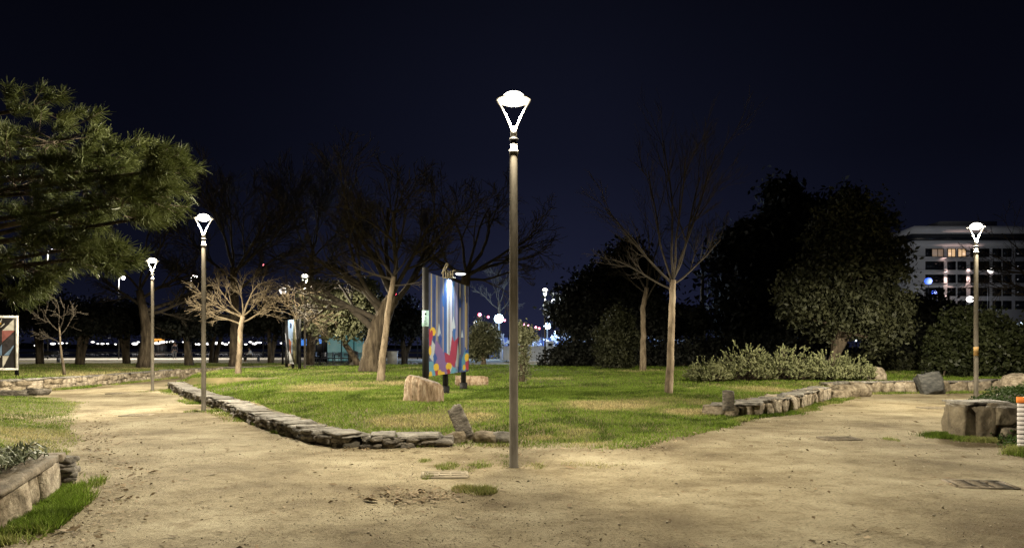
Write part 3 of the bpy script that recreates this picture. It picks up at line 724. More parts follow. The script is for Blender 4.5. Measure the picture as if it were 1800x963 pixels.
rock_thing('standing_slate', 'grey slate standing tilted at the end of the curved wall', 'standing stone', (-0.76, 12.5, 0.36), (0.25, 0.10, 0.56), 45, M['slate'], -0.15, 10, 0.16, 0.07)
o = bpy.data.objects['standing_slate']; o.rotation_euler = (-0.1, -0.42, 0.1)
rock_thing('standing_slate', 'small dark slate standing upright in the right corner wall', 'standing stone', (wx(1280, 16.4), 16.4, 0.42), (0.23, 0.14, 0.44), 46, M['slate'], 0.1, 6, 0.15, 0.06)
rock_thing('rock', 'pale rough rock in the grass left of the nearest lamp', 'rock', (wx(853, 12.35), 12.35, 0.09), (0.36, 0.3, 0.2), 47, M['wallstone'], 0.1, 10, 0.6, 0.18, .2)
rock_thing('rock', 'flat smooth grey rock half hidden behind the nearest lamp pole', 'rock', (wx(882, 12.4), 12.4, 0.08), (0.4, 0.3, 0.18), 48, M['coping'], 0.1, 10, 0.85, 0.06)
for i, (px, py, s, lb) in enumerate([(800, 779, .26, 'small tan stone at the foot of the curved wall end'), (822, 776, .2, 'smallest tan stone beside the tilted slate')]):
    c = gp(px, py)
    rock_thing('rock', lb, 'rock', (c[0], c[1] + .05, s * .3), (s * 1.2, s, s * .75), 50 + i, M['wallstone'], i, 6, 0.35, 0.12, 0.2)
rock_thing('rock', 'wedge of weathered slate on the grass edge of the left path', 'rock', (wx(62, 25), 25, 0.10), (0.8, 0.5, 0.24), 54, M['slate'], -0.3, 6, 0.2, 0.12, 0.2)
rock_thing('rock', 'long low slate at the left frame edge by the path', 'rock', (wx(16, 24.6), 24.6, 0.08), (1.1, 0.5, 0.22), 55, M['slate'], 0.1, 6, 0.2, 0.1)
rock_thing('boulder', 'rounded dim boulder beside the thick tree trunk', 'boulder', (wx(622, 47), 47, 0.85), (0.55, 0.6, 1.0), 56, M['slate'], 0.1, 6, 0.5, 0.1)

# petrified logs
def log_thing(label, c, rad, h, rz, seed, horizontal=False, hgt_slope=0.0):
    rg = np.random.default_rng(seed)
    t = thing('petrified_log', label, 'petrified log', (c[0], c[1], c[2]))
    n, m = 64, 22
    ang = np.arange(n) * 2 * PI / n
    ridge = sum(np.sin(ang * k + rg.uniform(0, 6)) * a for k, a in ((2, .05), (3, .05), (5, .03), (9, .022), (14, .02), (23, .018), (31, .012)))
    V = []
    for i in range(m):
        f = i / (m - 1)
        rr = rad * (1.06 - 0.10 * f) * (1 + 1.5 * ridge * (1 - 0.2 * f) + rg.normal(0, .012, n)) * (1 - 0.16 * max(0.0, (f - 0.8) / 0.2) ** 2)
        zz = h * f + hgt_slope * f * np.cos(ang) * rad
        V.append(np.stack([rr * np.cos(ang), rr * np.sin(ang), zz + rg.normal(0, .006, n)], 1))
    V = np.array(V)
    top = V[-1].copy()
    if horizontal:
        R = np.array(Matrix.Rotation(PI / 2, 3, 'Y')); Rz = np.array(Matrix.Rotation(rz, 3, 'Z'))
        tr = lambda q: q @ R.T @ Rz.T + np.array([c[0], c[1], c[2] + rad * 0.95]) - (np.array([h / 2, 0, 0]) @ Rz.T)
    else: tr = lambda q: q + np.array([c[0], c[1], c[2] - 0.05])
    i = np.arange(m - 1)[:, None] * n; j = np.arange(n)[None, :]; j2 = (j + 1) % n
    mb = MB(); mb.add(tr(V.reshape(-1, 3)), np.stack([i + j, i + j2, i + n + j2, i + n + j], -1).reshape(-1, 4)); mb.build('bark', M['petrified'], t)
    mb = MB(); other = None
    rings = [top]
    for f in (0.75, 0.5, 0.25, 0.06):
        q = top.mean(0) + (top - top.mean(0)) * f; q[:, 2] += rg.normal(0, .008, n) + 0.012 * (1 - f); rings.append(q)
    Rg = np.array(rings); i = np.arange(4)[:, None] * n
    mb.add(tr(Rg.reshape(-1, 3)), np.stack([i + j, i + j2, i + n + j2, i + n + j], -1).reshape(-1, 4)); mb.add(tr(rings[-1]), np.arange(n)[None, :])
    mb.build('cut_face', M['petrified_cut'], t)
    if horizontal:
        mb = MB(); mb.add(tr(V[0]), np.arange(n)[::-1][None, :]); mb.build('cut_face', M['petrified_cut'], t)
    return t
c = gp(745, 713, 0.22)
log_thing('upright petrified tree stump with slanted top on the lawn', (c[0], c[1] + .35, 0.22), 0.43, 0.66, 0, 61, hgt_slope=-0.24)
c = gp(829, 679, 0.29)
log_thing('fallen petrified log lying in two pieces behind the mural board', (c[0], c[1], 0.29), 0.18, 1.1, 0.1, 62, horizontal=True)

# ------------------------------------------------------------------ covers in the path
def cover(label, px, py, sx_, sy_, rz, mat, slots):
    c = gp(px, py); t = thing('utility_cover', label, 'utility cover', (c[0], c[1], 0))
    fr = MB(); ca, sa = math.cos(rz), math.sin(rz)
    for (dx, dy, a, b) in ((0, sy_ / 2, sx_, .04), (0, -sy_ / 2, sx_, .04), (sx_ / 2, 0, .04, sy_ - .04), (-sx_ / 2, 0, .04, sy_ - .04)):
        box(fr, (c[0] + dx * ca - dy * sa, c[1] + dx * sa + dy * ca, -0.006), (a, b, .05), rz)
    fr.build('rim', mat, t)
    pl = MB(); box(pl, (c[0], c[1], -0.012), (sx_ - .045, sy_ - .045, .05), rz)
    for i in range(slots):
        yy = -sy_ / 2 + (i + 0.7) * sy_ / (slots + .4)
        for xx in (-0.26, 0, 0.26):
            X_ = xx * sx_; box(pl, (c[0] + X_ * ca - yy * sa, c[1] + X_ * sa + yy * ca, 0.014), (sx_ * .22, .025, .012), rz)
    pl.build('plate', mat, t)
cover('pale concrete cover in the sand left of the nearest lamp', 782, 835, 0.55, 0.42, 0.1, M['dullcon'], 2)
cover('rusty iron grate in the sand near the right corner wall', 1475, 771, 0.6, 0.45, 0.0, M['iron'], 7)
cover('ribbed iron cover in the sand at the lower right', 1722, 852, 0.62, 0.5, -0.2, M['iron'], 8)
cover('faint flat cover by the furthest left lamp', 208, 691, 0.6, 0.6, 0.0, M['dullcon'], 3)
cover('flat cover in the bright sand beside the tall left lamp', 240, 730, 0.6, 0.5, 0.05, M['dullcon'], 3)
cover('flat cover in the bright sand of the right path', 1643, 717, 0.7, 0.5, 0.05, M['dullcon'], 3)

# ------------------------------------------------------------------ park lamps
def make_lamp(label, loc, group='matching park lamps along the paths', lens=None):
    t = thing('park_lamp', label, 'park lamp', (0, 0, 0), 0, group)
    mb = MB(); lathe(mb, [(0.075, -0.1), (0.075, 0.012), (0.058, 0.02), (0.057, 2.2), (0.053, 4.15), (0.053, 4.17)], 28); mb.build('pole', M['pole'], t, world=False, smooth=False)
    mb = MB(); lathe(mb, [(0.060, 4.15), (0.060, 4.19), (0.044, 4.2), (0.043, 4.32)], 24); mb.build('neck', M['armmetal'], t, world=False)
    mb = MB(); lathe(mb, [(0.046, 4.32), (0.058, 4.325), (0.058, 4.35), (0.046, 4.355)], 24); mb.build('ring', M['darkmetal'], t, world=False)
    mb = MB(); lathe(mb, [(0.043, 4.352), (0.043, 4.46), (0.052, 4.49), (0.045, 4.50)], 24); hd = mb.build('lamp_head', M['headmetal'], t, world=False)
    for s in (-1, 1):
        mb = MB()
        P = np.array([(s * x, 0, z) for x, z in ((0.03, 4.47), (0.052, 4.54), (0.085, 4.62), (0.125, 4.70), (0.165, 4.77), (0.205, 4.83), (0.222, 4.852))])
        tube(mb, P, [0.016, 0.015, 0.014, 0.0125, 0.012, 0.012, 0.012], 10)
        mb.build('arm', M['armmetal'], hd, world=False, smooth=True)
    mb = MB()
    lathe(mb, [(0.150, 4.846), (0.222, 4.846), (0.232, 4.853), (0.224, 4.861), (0.19, 4.866), (0.15, 4.868)], 40); mb.build('canopy', M['headmetal'], hd, world=False)
    mb = MB()
    lathe(mb, [(0.02, 4.788), (0.06, 4.790), (0.10, 4.802), (0.132, 4.825), (0.150, 4.850), (0.152, 4.878), (0.136, 4.915), (0.10, 4.945), (0.05, 4.962), (0.01, 4.965)], 40)
    mb.build('lens', lens or M['lens'], hd, world=False, smooth=True)
    t.location = [float(k) for k in loc]
    return t
LAMPC = (1.0, 0.887, 0.67)
def lamp_light(loc, power, z=4.66, col=LAMPC, size=math.radians(172), rad=0.07, blend=0.10):
    l = bpy.data.lights.new('lamp_glow', 'SPOT'); l.energy = power; l.color = col; l.spot_size = size; l.spot_blend = blend; l.shadow_soft_size = rad
    o = bpy.data.objects.new('lamp_glow', l); COL.objects.link(o); o.location = (loc[0], loc[1], loc[2] + z)
    return o
SGN = 1
def batwing(l, p=1.2, cap=2.7, base=0.6):
    sgn = SGN
    l.use_nodes = True; nt = l.node_tree; em = nt.nodes['Emission']
    tc = nt.nodes.new('ShaderNodeTexCoord'); sp = nt.nodes.new('ShaderNodeSeparateXYZ'); nt.links.new(tc.outputs['Normal'], sp.inputs[0])
    ab = nt.nodes.new('ShaderNodeMath'); ab.operation = 'ABSOLUTE'; nt.links.new(sp.outputs['Z'], ab.inputs[0])
    mxn = nt.nodes.new('ShaderNodeMath'); mxn.operation = 'MAXIMUM'; mxn.inputs[1].default_value = 0.02; nt.links.new(ab.outputs[0], mxn.inputs[0])
    pw = nt.nodes.new('ShaderNodeMath'); pw.operation = 'POWER'; pw.inputs[1].default_value = -p; nt.links.new(mxn.outputs[0], pw.inputs[0])
    mn = nt.nodes.new('ShaderNodeMath'); mn.operation = 'MINIMUM'; mn.inputs[1].default_value = cap; nt.links.new(pw.outputs[0], mn.inputs[0])
    ml = nt.nodes.new('ShaderNodeMath'); ml.operation = 'MULTIPLY'; ml.inputs[1].default_value = base; nt.links.new(mn.outputs[0], ml.inputs[0])
    up = nt.nodes.new('ShaderNodeMapRange'); up.interpolation_type = 'SMOOTHSTEP'; up.inputs[1].default_value = -0.22 * sgn; up.inputs[2].default_value = 0.05 * sgn; up.inputs[3].default_value = 1.0; up.inputs[4].default_value = 0.016
    nt.links.new(sp.outputs['Z'], up.inputs[0])
    m2 = nt.nodes.new('ShaderNodeMath'); m2.operation = 'MULTIPLY'; nt.links.new(ml.outputs[0], m2.inputs[0]); nt.links.new(up.outputs[0], m2.inputs[1])
    nt.links.new(m2.outputs[0], em.inputs['Strength'])
def point_light(name, loc, power, col, rad=0.2):
    l = bpy.data.lights.new(name, 'POINT'); l.energy = power; l.color = col; l.shadow_soft_size = rad
    o = bpy.data.objects.new(name, l); COL.objects.link(o); o.location = loc
    return o
LC = gp(903, 822); L1 = gp(358, 722); L2 = gp(268, 686); L3 = (12.55, 20.0, 0.0)
proto = make_lamp('tallest nearest park lamp standing on the sand at the centre', LC)
def lamp_copy(label, loc, rz=0.0, sc=1.0):
    c = copy_tree(proto); c['label'] = label; c.location = [float(k) for k in loc]; c.rotation_euler = (0, 0, rz)
    return c
lamp_copy('taller of the two left park lamps, at the foot of the dark curved wall', L1, 0.1)
lamp_copy('park lamp left of the bare lit tree, furthest down the left path', L2, -0.1)
r_ = lamp_copy('park lamp with a small orange sticker by the ivy and white building', L3, 0.05)
mb = MB(); lathe(mb, [(0.0592, 1.38), (0.0592, 1.62)], 24); mb.build('sticker', M['sticker'], r_, world=False)
L4 = (wx(536, 38.0), 38.0, 0.42); L5 = (wx(958, 48), 48.0, 0.5)
lamp_copy('distant park lamp rising through lit branches beside the narrow mural board', L4, 0.3)
lamp_copy('distant pale lit park lamp right of the nearest pole, by the grey hoarding', L5, 0.2)
PW = 3800
for L, k_, p_ in ((LC, 0.88, 0.75), (L1, 1.25, 1.15), (L2, 1.2, 1.15), (L3, 1.25, 1.15)): 
    for a_ in (270, 90):       # the led modules round the head
        batwing(point_light('lamp_glow', (L[0] + 0.14 * math.cos(math.radians(a_)), L[1] + 0.14 * math.sin(math.radians(a_)), L[2] + 4.70), PW * k_ / 2, LAMPC, 0.04).data, p_)
lamp_light(L4, PW * 0.8, size=math.radians(178)); lamp_light(L5, PW * 0.5, col=(0.9, 0.95, 1.0))

# ------------------------------------------------------------------ art boards
def inpoly(x, y, pts):
    ins = np.zeros(x.shape, dtype=bool); n = len(pts)
    for i in range(n):
        (x1, y1), (x2, y2) = pts[i], pts[(i + 1) % n]
        c = ((y1 > y) != (y2 > y)) & (x < (x2 - x1) * (y - y1) / (y2 - y1 + 1e-12) + x1)
        ins ^= c
    return ins
def srgb(c): c = np.array(c, dtype=float) / 255; return np.where(c <= 0.04045, c / 12.92, ((c + 0.055) / 1.055) ** 2.4)
def art_mesh(name, A, B, z0, z1, nrm, thick, nu, nv, colfun, mat, parent):
    """a board from A to B (xy), its front face a grid of painted cells"""
    A, B = np.array(A), np.array(B); nrm = np.array(nrm)
    u = np.linspace(0, 1, nu + 1); v = np.linspace(0, 1, nv + 1)
    Ug, Vg = np.meshgrid(u, v)
    XY = A + (B - A) * Ug[..., None]
    front = np.concatenate([XY + nrm * thick / 2, (z1 + (z0 - z1) * Vg)[..., None]], -1).reshape(-1, 3)
    I, J = np.meshgrid(np.arange(nv), np.arange(nu), indexing='ij'); w_ = nu + 1
    q = np.stack([I * w_ + J, (I + 1) * w_ + J, (I + 1) * w_ + J + 1, I * w_ + J + 1], -1).reshape(-1, 4)
    mb = MB(); mb.add(front, q)
    back = []
    for (p, z) in ((A, z0), (B, z0), (B, z1), (A, z1)): back.append([*(p - nrm * thick / 2), z])
    for (p, z) in ((A, z0), (B, z0), (B, z1), (A, z1)): back.append([*(p + nrm * (thick / 2 - .001)), z])
    mb.add(back, [[0, 3, 2, 1], [0, 1, 5, 4], [1, 2, 6, 5], [2, 3, 7, 6], [3, 0, 4, 7]])
    o = mb.build(name, mat, parent)
    uc = (np.arange(nu) + .5) / nu; vc = (np.arange(nv) + .5) / nv
    Uc, Vc = np.meshgrid(uc, vc)
    C = colfun(Uc, Vc).reshape(-1, 3)
    C = np.concatenate([C, np.tile(srgb((25, 25, 28)), (5, 1))])
    ca = o.data.color_attributes.new('paint', 'FLOAT_COLOR', 'CORNER')
    ca.data.foreach_set('color', np.concatenate([np.repeat(C, 4, 0), np.ones((len(C) * 4, 1))], 1).astype(np.float32).ravel())
    return o
def paint(C, mask, col): C[mask] = srgb(col)

def mural(U, V):
    # U,V run over the real board; widths are laid out as the board shows them
    d = 18.8 + 4.2 * U; xw = -2.14 + 0.76 * U; px = xw / d; p0 = -2.14 / 18.8; p1 = -1.38 / 23.0
    X_ = (px - p0) / (p1 - p0)
    C = np.tile(srgb((84, 104, 158)), (*U.shape, 1))
    for (x, w_, c) in ((.02, .03, (70, 75, 100)), (.13, .04, (40, 60, 125)), (.25, .06, (95, 100, 125)), (.30, .03, (60, 85, 150)), (.41, .06, (40, 95, 170)), (.47, .03, (190, 205, 225)), (.56, .05, (200, 200, 215)),
                       (.62, .03, (60, 130, 190)), (.70, .06, (160, 155, 195)), (.745, .02, (50, 60, 110)), (.83, .05, (70, 80, 120)), (.96, .05, (60, 60, 90))):
        paint(C, np.abs(X_ - x) < w_ / 2, c)
    for (x, w_, c, v0, v1) in ((.06, .028, (205, 180, 115), 0, .62), (.20, .028, (205, 180, 110), 0, .66), (.36, .026, (200, 165, 140), .3, .8), (.36, .02, (195, 180, 120), 0, .22), (.505, .022, (225, 215, 180), .1, .82), (.63, .015, (215, 205, 165), .05, .5),
                               (.785, .03, (205, 180, 95), 0, .8), (.915, .028, (205, 180, 95), 0, .72), (.955, .018, (210, 185, 110), .2, .78), (.90, .04, (150, 155, 140), 0, .12)):
        paint(C, (np.abs(X_ - x) < w_ * 0.33) & (V > v0) & (V < v1), c)
    z5 = lambda x, y: ((x - 145) / 495, (y / 6.875 - 35) / 173)
    z6 = lambda x, y: ((x - 155) / 540, .55 + y / 1290)
    def pg(pts, col, f): paint(C, inpoly(X_, V, [f(*p) for p in pts]), col)
    def el(cx, cy, rx, ry, col, f):
        a, b = f(cx, cy); c2, d2 = f(cx + rx, cy + ry); paint(C, ((X_ - a) / (c2 - a)) ** 2 + ((V - b) / (d2 - b)) ** 2 < 1, col)
    pg([(210, 230), (240, 330), (215, 420), (195, 340)], (35, 75, 160), z5); pg([(320, 420), (340, 560), (325, 600), (305, 500)], (30, 105, 190), z5)
    pg([(535, 430), (550, 540), (530, 570), (520, 480)], (35, 75, 160), z5); pg([(455, 690), (475, 840), (440, 890), (425, 830)], (195, 210, 225), z5)
    pg([(270, 800), (300, 960), (250, 960)], (170, 185, 200), z5); pg([(560, 850), (575, 960), (545, 960)], (170, 185, 200), z5)
    pg([(245, 110), (340, 250), (400, 420), (400, 580), (270, 570), (235, 300)], (128, 100, 160), z6)
    pg([(160, 400), (215, 400), (250, 600), (160, 610)], (95, 160, 190), z6); pg([(480, 470), (560, 560), (440, 590)], (95, 160, 190), z6)
    pg([(600, 400), (650, 250), (695, 290), (690, 560), (600, 560)], (80, 145, 175), z6)
    pg([(440, 330), (430, 440), (380, 420), (365, 285), (400, 300)], (165, 50, 85), z6); pg([(440, 330), (470, 60), (500, 140), (560, 60), (545, 300), (500, 510), (470, 470), (430, 430)], (170, 52, 88), z6)
    pg([(550, 150), (570, 330), (555, 500), (520, 480)], (185, 195, 205), z6); pg([(200, 130), (240, 190), (215, 405), (165, 350)], (185, 195, 205), z6)
    pg([(235, 290), (272, 360), (225, 440), (212, 330)], (35, 85, 170), z6); pg([(578, 380), (600, 420), (598, 550), (555, 555)], (35, 85, 170), z6)
    pg([(480, -40), (525, -40), (500, 90)], (40, 105, 190), z6); pg([(310, 30), (332, 110), (300, 180), (285, 90)], (35, 75, 160), z6); pg([(655, 250), (695, 260), (690, 300), (650, 300)], (40, 75, 150), z6)
    pg([(155, -10), (195, -10), (190, 180), (158, 215)], (175, 45, 75), z6)
    for e_ in ((210, 20, 38, 55), (172, 262, 18, 60), (255, 475, 37, 50), (425, 480, 42, 48), (672, 375, 30, 65), (635, 515, 20, 42), (300, 548, 26, 38), (342, 566, 28, 26), (178, 570, 22, 52)): el(*e_, (225, 185, 30), z6)
    pg([(235, 520), (280, 515), (272, 598), (248, 600)], (165, 45, 60), z6); pg([(398, 525), (430, 510), (450, 560), (440, 585), (405, 585)], (165, 45, 60), z6); pg([(648, 440), (697, 415), (697, 560), (662, 560)], (175, 48, 80), z6)
    el(190, 60, 18, 60, (175, 45, 75), z6)
    g_ = C.mean(-1, keepdims=True)
    return (g_ + (C - g_) * 0.9) * 0.75
A_, B_ = np.array([-2.14, 18.8]), np.array([-1.38, 23.0]); U_ = (B_ - A_) / np.linalg.norm(B_ - A_); Nrm = np.array([U_[1], -U_[0]])
t = thing('mural_board', 'tall striped abstract mural board with drips, standing on three black posts', 'mural board', (-1.79, 20.8, 0.26))
art_mesh('mural', A_, B_, 0.87, 3.50, Nrm, 0.06, 190, 170, mural, M['paint'], t)
for k, u_ in enumerate((-0.03, 0.47, 0.96)):
    p = A_ + (B_ - A_) * u_ - Nrm * (0.09 if k else 0.02)
    mb = MB(); top = 3.62 if k == 0 else 3.4
    box(mb, (p[0], p[1], (0.1 + top) / 2), (0.13, 0.13, top - 0.1), math.atan2(U_[1], U_[0]))
    po = mb.build('post', M['darkmetal'], t)
    mb = MB(); box(mb, (p[0], p[1], 0.36), (0.19, 0.19, 0.32), math.atan2(U_[1], U_[0])); mb.build('foot_sleeve', M['darkmetal'], po)
p = A_ + (B_ - A_) * -0.03 + np.array([0, -0.09])
mb = MB(); box(mb, (p[0] - .01, p[1], 2.33), (0.17, 0.012, 0.40)); pl = mb.build('label_plate', M['tealplate'], t)
mb = MB()
box(mb, (p[0] - .01, p[1] - .008, 2.44), (.05, .004, .05)); mb.build('pictogram', M['darkmetal'], pl); mb = MB()
for q in range(6): box(mb, (p[0] - .01 + (q % 3 - 1) * .012, p[1] - .008, 2.37 - q * .035), (.07 - .008 * (q % 2), .004, .010))
mb.build('print_line', M['darkmetal'], pl)
# lamp arm and sign letters on top
p = A_ + (B_ - A_) * 0.46
mb = MB(); tube(mb, [(p[0] - Nrm[0] * .05, p[1] - Nrm[1] * .05, 3.5), (p[0], p[1], 3.70), (p[0] + Nrm[0] * .18, p[1] + Nrm[1] * .18, 3.76), (p[0] + Nrm[0] * .36, p[1] + Nrm[1] * .36, 3.70)], 0.022, 8); arm_ = mb.build('lamp_arm', M['darkmetal'], t)
lp = (p[0] + Nrm[0] * .36, p[1] + Nrm[1] * .36, 3.66)
mb = MB(); lathe(mb, [(0.16, 0.0), (0.17, 0.02), (0.12, 0.07), (0.03, 0.09)], 24, lp); mb.build('lamp_shade', M['darkmetal'], arm_)
mb = MB(); lathe(mb, [(0.02, -0.035), (0.10, -0.03), (0.145, -0.004), (0.14, 0.0)], 24, lp); mb.build('lamp_glass', emat('board_lamp_glass', (0.9, 0.95, 1.0), 5.0), arm_)
l = bpy.data.lights.new('board_lamp', 'SPOT'); l.energy = 130; l.color = (0.72, 0.86, 1.0); l.spot_size = math.radians(125); l.spot_blend = 0.6; l.shadow_soft_size = 0.05
o = bpy.data.objects.new('board_lamp', l); COL.objects.link(o); o.location = (lp[0] - Nrm[0] * .06, lp[1] - Nrm[1] * .06, lp[2] - 0.06)
o.rotation_euler = Vector((-Nrm[0] * 0.45, -Nrm[1] * 0.45, -1)).to_track_quat('-Z', 'Y').to_euler()
mb = MB()
cx_, dd = wx(785, 20.8), 20.6
def stroke(x0, y0, x1, y1, w_=0.022):       # image-like units: px right of 785, px above 488
    k = dd / F
    tube(mb, [(cx_ + x0 * k, dd, 3.62 + y0 * k), (cx_ + x1 * k, dd, 3.62 + y1 * k)], w_, 5)
for s_ in ((-7, 2, 1, 20), (1, 20, 4, 19), (4, 19, 0, 10), (0, 10, -4, 6), (-4, 6, -5, -6), (-2, 8, 0, 6), (0, 6, 0, -4), (4, 4, 4, -5), (4, 8, 4, 7), (8, 7, 8, -5), (12, 7, 18, 8), (12, 7, 12, -4), (9, 1, 12, 1), (-9, -5, 16, -5)): stroke(*s_)
mb.build('sign_letters', M['tan'], t)

def mural2(U, V):
    C = np.tile(srgb((52, 50, 48)), (*U.shape, 1))
    paint(C, inpoly(U, V, [(.25, 0), (.75, 0), (.8, .35), (.6, .8), (.3, .4)]), (150, 165, 180)); paint(C, inpoly(U, V, [(.4, .05), (.6, .1), (.55, .2), (.42, .18)]), (40, 45, 60))
    paint(C, inpoly(U, V, [(.35, .42), (.55, .5), (.5, .8), (.38, .75)]), (150, 85, 55)); paint(C, inpoly(U, V, [(.3, .75), (.4, .7), (.75, 1), (.4, 1)]), (205, 205, 205))
    paint(C, inpoly(U, V, [(.75, .0), (.95, .0), (.95, 1), (.8, 1), (.62, .6)]), (105, 100, 70)); paint(C, inpoly(U, V, [(.78, .05), (.84, .05), (.98, .45), (.92, .45)]), (210, 195, 180)); paint(C, inpoly(U, V, [(.0, .3), (.07, .3), (.2, .65), (.25, .95), (.12, .6)]), (200, 200, 205))
    return C
A2, B2 = np.array([wx(502, 39.2), 39.2]), np.array([wx(523, 37.2), 37.2])
U2 = (B2 - A2) / np.linalg.norm(B2 - A2); Nr2 = np.array([U2[1], -U2[0]])
t = thing('mural_board', 'narrow dark mural board with a pale figure shape, below lit branches', 'mural board', (*((A2 + B2) / 2), 0.42))
art_mesh('mural', A2, B2, 0.78, 3.05, Nr2, 0.06, 60, 90, mural2, M['paint'], t)
for u_ in (-0.04, 0.5, 1.04):
    p = A2 + (B2 - A2) * u_ - Nr2 * 0.08
    mb = MB(); box(mb, (p[0], p[1], 1.65), (0.12, 0.12, 2.85), math.atan2(U2[1], U2[0])); mb.build('post', M['darkmetal'], t)
l = bpy.data.lights.new('board_lamp', 'SPOT'); l.energy = 120; l.color = (0.8, 0.9, 1.0); l.spot_size = math.radians(120); l.spot_blend = 0.6
o = bpy.data.objects.new('board_lamp', l); COL.objects.link(o); m2 = (A2 + B2) / 2; o.location = (m2[0] + Nr2[0] * .5, m2[1] + Nr2[1] * .5, 3.3)
o.rotation_euler = Vector((-Nr2[0] * 0.5, -Nr2[1] * 0.5, -1)).to_track_quat('-Z', 'Y').to_euler()
mb = MB(); q = np.array([m2[0] + Nr2[0] * .5, m2[1] + Nr2[1] * .5]); tube(mb, [(m2[0], m2[1], 3.04), (m2[0] + Nr2[0] * .2, m2[1] + Nr2[1] * .2, 3.42), (q[0], q[1], 3.42)], 0.02, 6); lathe(mb, [(0.1, 3.36), (0.1, 3.4), (0.03, 3.45)], 12, (q[0], q[1], 0)); mb.build('lamp_arm', M['darkmetal'], t)

def mural3(U, V):
    C = np.tile(srgb((46, 44, 44)), (*U.shape, 1))
    x = lambda zx: 1 - (190 - zx) / 6.02 / F * 31 / 3.0; y = lambda zy: (zy - 90) / 570
    def pg(pts, col): paint(C, inpoly(U, V, [(x(a), y(b)) for a, b in pts]), col)
    pg([(168, 108), (28, 242), (168, 242)], (205, 200, 188)); pg([(25, 245), (165, 245), (25, 372)], (150, 95, 90)); pg([(0, 240), (22, 242), (22, 380), (0, 395)], (60, 56, 56))
    pg([(165, 260), (165, 390), (30, 500), (28, 378)], (66, 62, 64)); pg([(28, 385), (28, 510), (-60, 510)], (110, 135, 165)); pg([(160, 395), (100, 510), (40, 510)], (120, 145, 172))
    pg([(30, 512), (102, 512), (35, 640)], (205, 200, 188)); pg([(20, 512), (-30, 512), (-30, 560)], (205, 200, 188))
    pg([(22, 112), (28, 120), (8, 165), (0, 160)], (215, 210, 195)); pg([(50, 165), (54, 172), (12, 212), (8, 205)], (215, 210, 195)); pg([(0, 155), (20, 160), (20, 170), (0, 185)], (190, 150, 40))
    pg([(-250, 110), (-80, 242), (-250, 242)], (150, 95, 90)); pg([(-250, 300), (-100, 420), (-250, 510)], (110, 135, 165)); pg([(-120, 520), (-60, 640), (-220, 640)], (205, 200, 188))
    return C
xr = wx(32, 31); t = thing('mural_board', 'white framed geometric mural board cut by the left frame edge', 'mural board', (xr - 1.5, 31.2, 0.4))
A3, B3 = np.array([xr - 3.0, 31.0]), np.array([xr, 31.0])
z_lo, z_hi = wz(650, 31), wz(555, 31)
art_mesh('mural', A3 + [.02, 0], B3 - [.02, 0], z_lo + .02, z_hi - .02, (0, -1), 0.05, 110, 90, mural3, M['paint'], t)
mb = MB()
box(mb, (xr - 1.5, 30.985, z_hi - .04), (3.0, 0.09, 0.09)); box(mb, (xr - 1.5, 30.985, z_lo + .04), (3.0, 0.09, 0.09))
for xx in (xr - .045, xr - 2.955): box(mb, (xx, 30.985, (z_lo + z_hi) / 2), (0.09, 0.088, z_hi - z_lo - .18))
mb.build('frame', M['panelwhite'], t)
for xx in (xr - .12, xr - 2.8):
    mb = MB(); box(mb, (xx, 31.09, 1.2), (0.11, 0.11, 1.75)); mb.build('post', M['darkmetal'], t)

# slatted post at the right edge
t = thing('slatted_panel', 'white slatted panel with an orange cap at the right frame edge', 'slatted panel', (7.95, 11.2, 0))
mb = MB(); mb2 = MB()
for i in range(11): box(mb, (7.97, 11.2, 0.04 + i * 0.068), (0.62, 0.035, 0.056))
mb.build('slats', M['slatwhite'], t)
for xx in (7.74, 8.2): mb2 = MB(); box(mb2, (xx, 11.235, 0.38), (0.05, 0.03, 0.78)); mb2.build('batten', M['darkmetal'], t)
mb = MB(); box(mb, (7.97, 11.2, 0.80), (0.64, 0.045, 0.09)); mb.build('cap', M['orange'], t)

# ------------------------------------------------------------------ vegetation generators
def grow(mb, p, d, L, r, lev, rg, up=0.05, wig=0.22, nch=(3, 5), spread=0.75, decay=0.62, minr=0.005, nseg=6, sides=5, start=0.25):
    p = np.array(p, dtype=float); d = np.array(d, dtype=float); d /= np.linalg.norm(d)
    pts = [p]; dirs = [d]
    for i in range(nseg):
        d = d + rg.normal(0, wig, 3) * (0.6 if i else 0.3) + np.array([0, 0, up]); d = d / np.linalg.norm(d)
        p = p + d * L / nseg; pts.append(p); dirs.append(d)
    rad = np.linspace(r, max(minr, r * (0.45 if lev > 0 else 0.35)), nseg + 1)
    tube(mb, pts, rad, sides if lev > 1 else (4 if lev == 1 else 3), cap=False)
    if lev <= 0: return
    k = rg.integers(nch[0], nch[1] + 1)
    for c in range(k):
        f = start + (1 - start) * (c + rg.uniform(0.1, 0.9)) / k; f = min(f, 1.0)
        i = min(int(f * nseg), nseg - 1); q = pts[i] + (pts[i + 1] - pts[i]) * (f * nseg - i)
        ax = rg.normal(0, 1, 3); ax -= ax @ dirs[i + 1] * dirs[i + 1]; ax /= np.linalg.norm(ax) + 1e-9
        a = spread * rg.uniform(0.55, 1.2); dd_ = dirs[i + 1] * math.cos(a) + ax * math.sin(a)
        rr = np.interp(f * nseg, np.arange(nseg + 1), rad) * rg.uniform(0.5, 0.72)
        grow(mb, q, dd_, L * decay * rg.uniform(0.75, 1.2) * (1.15 - 0.4 * f), max(rr, minr), lev - 1, rg, up, wig, nch, spread, decay, minr, max(3, nseg - 1), sides, 0.15)

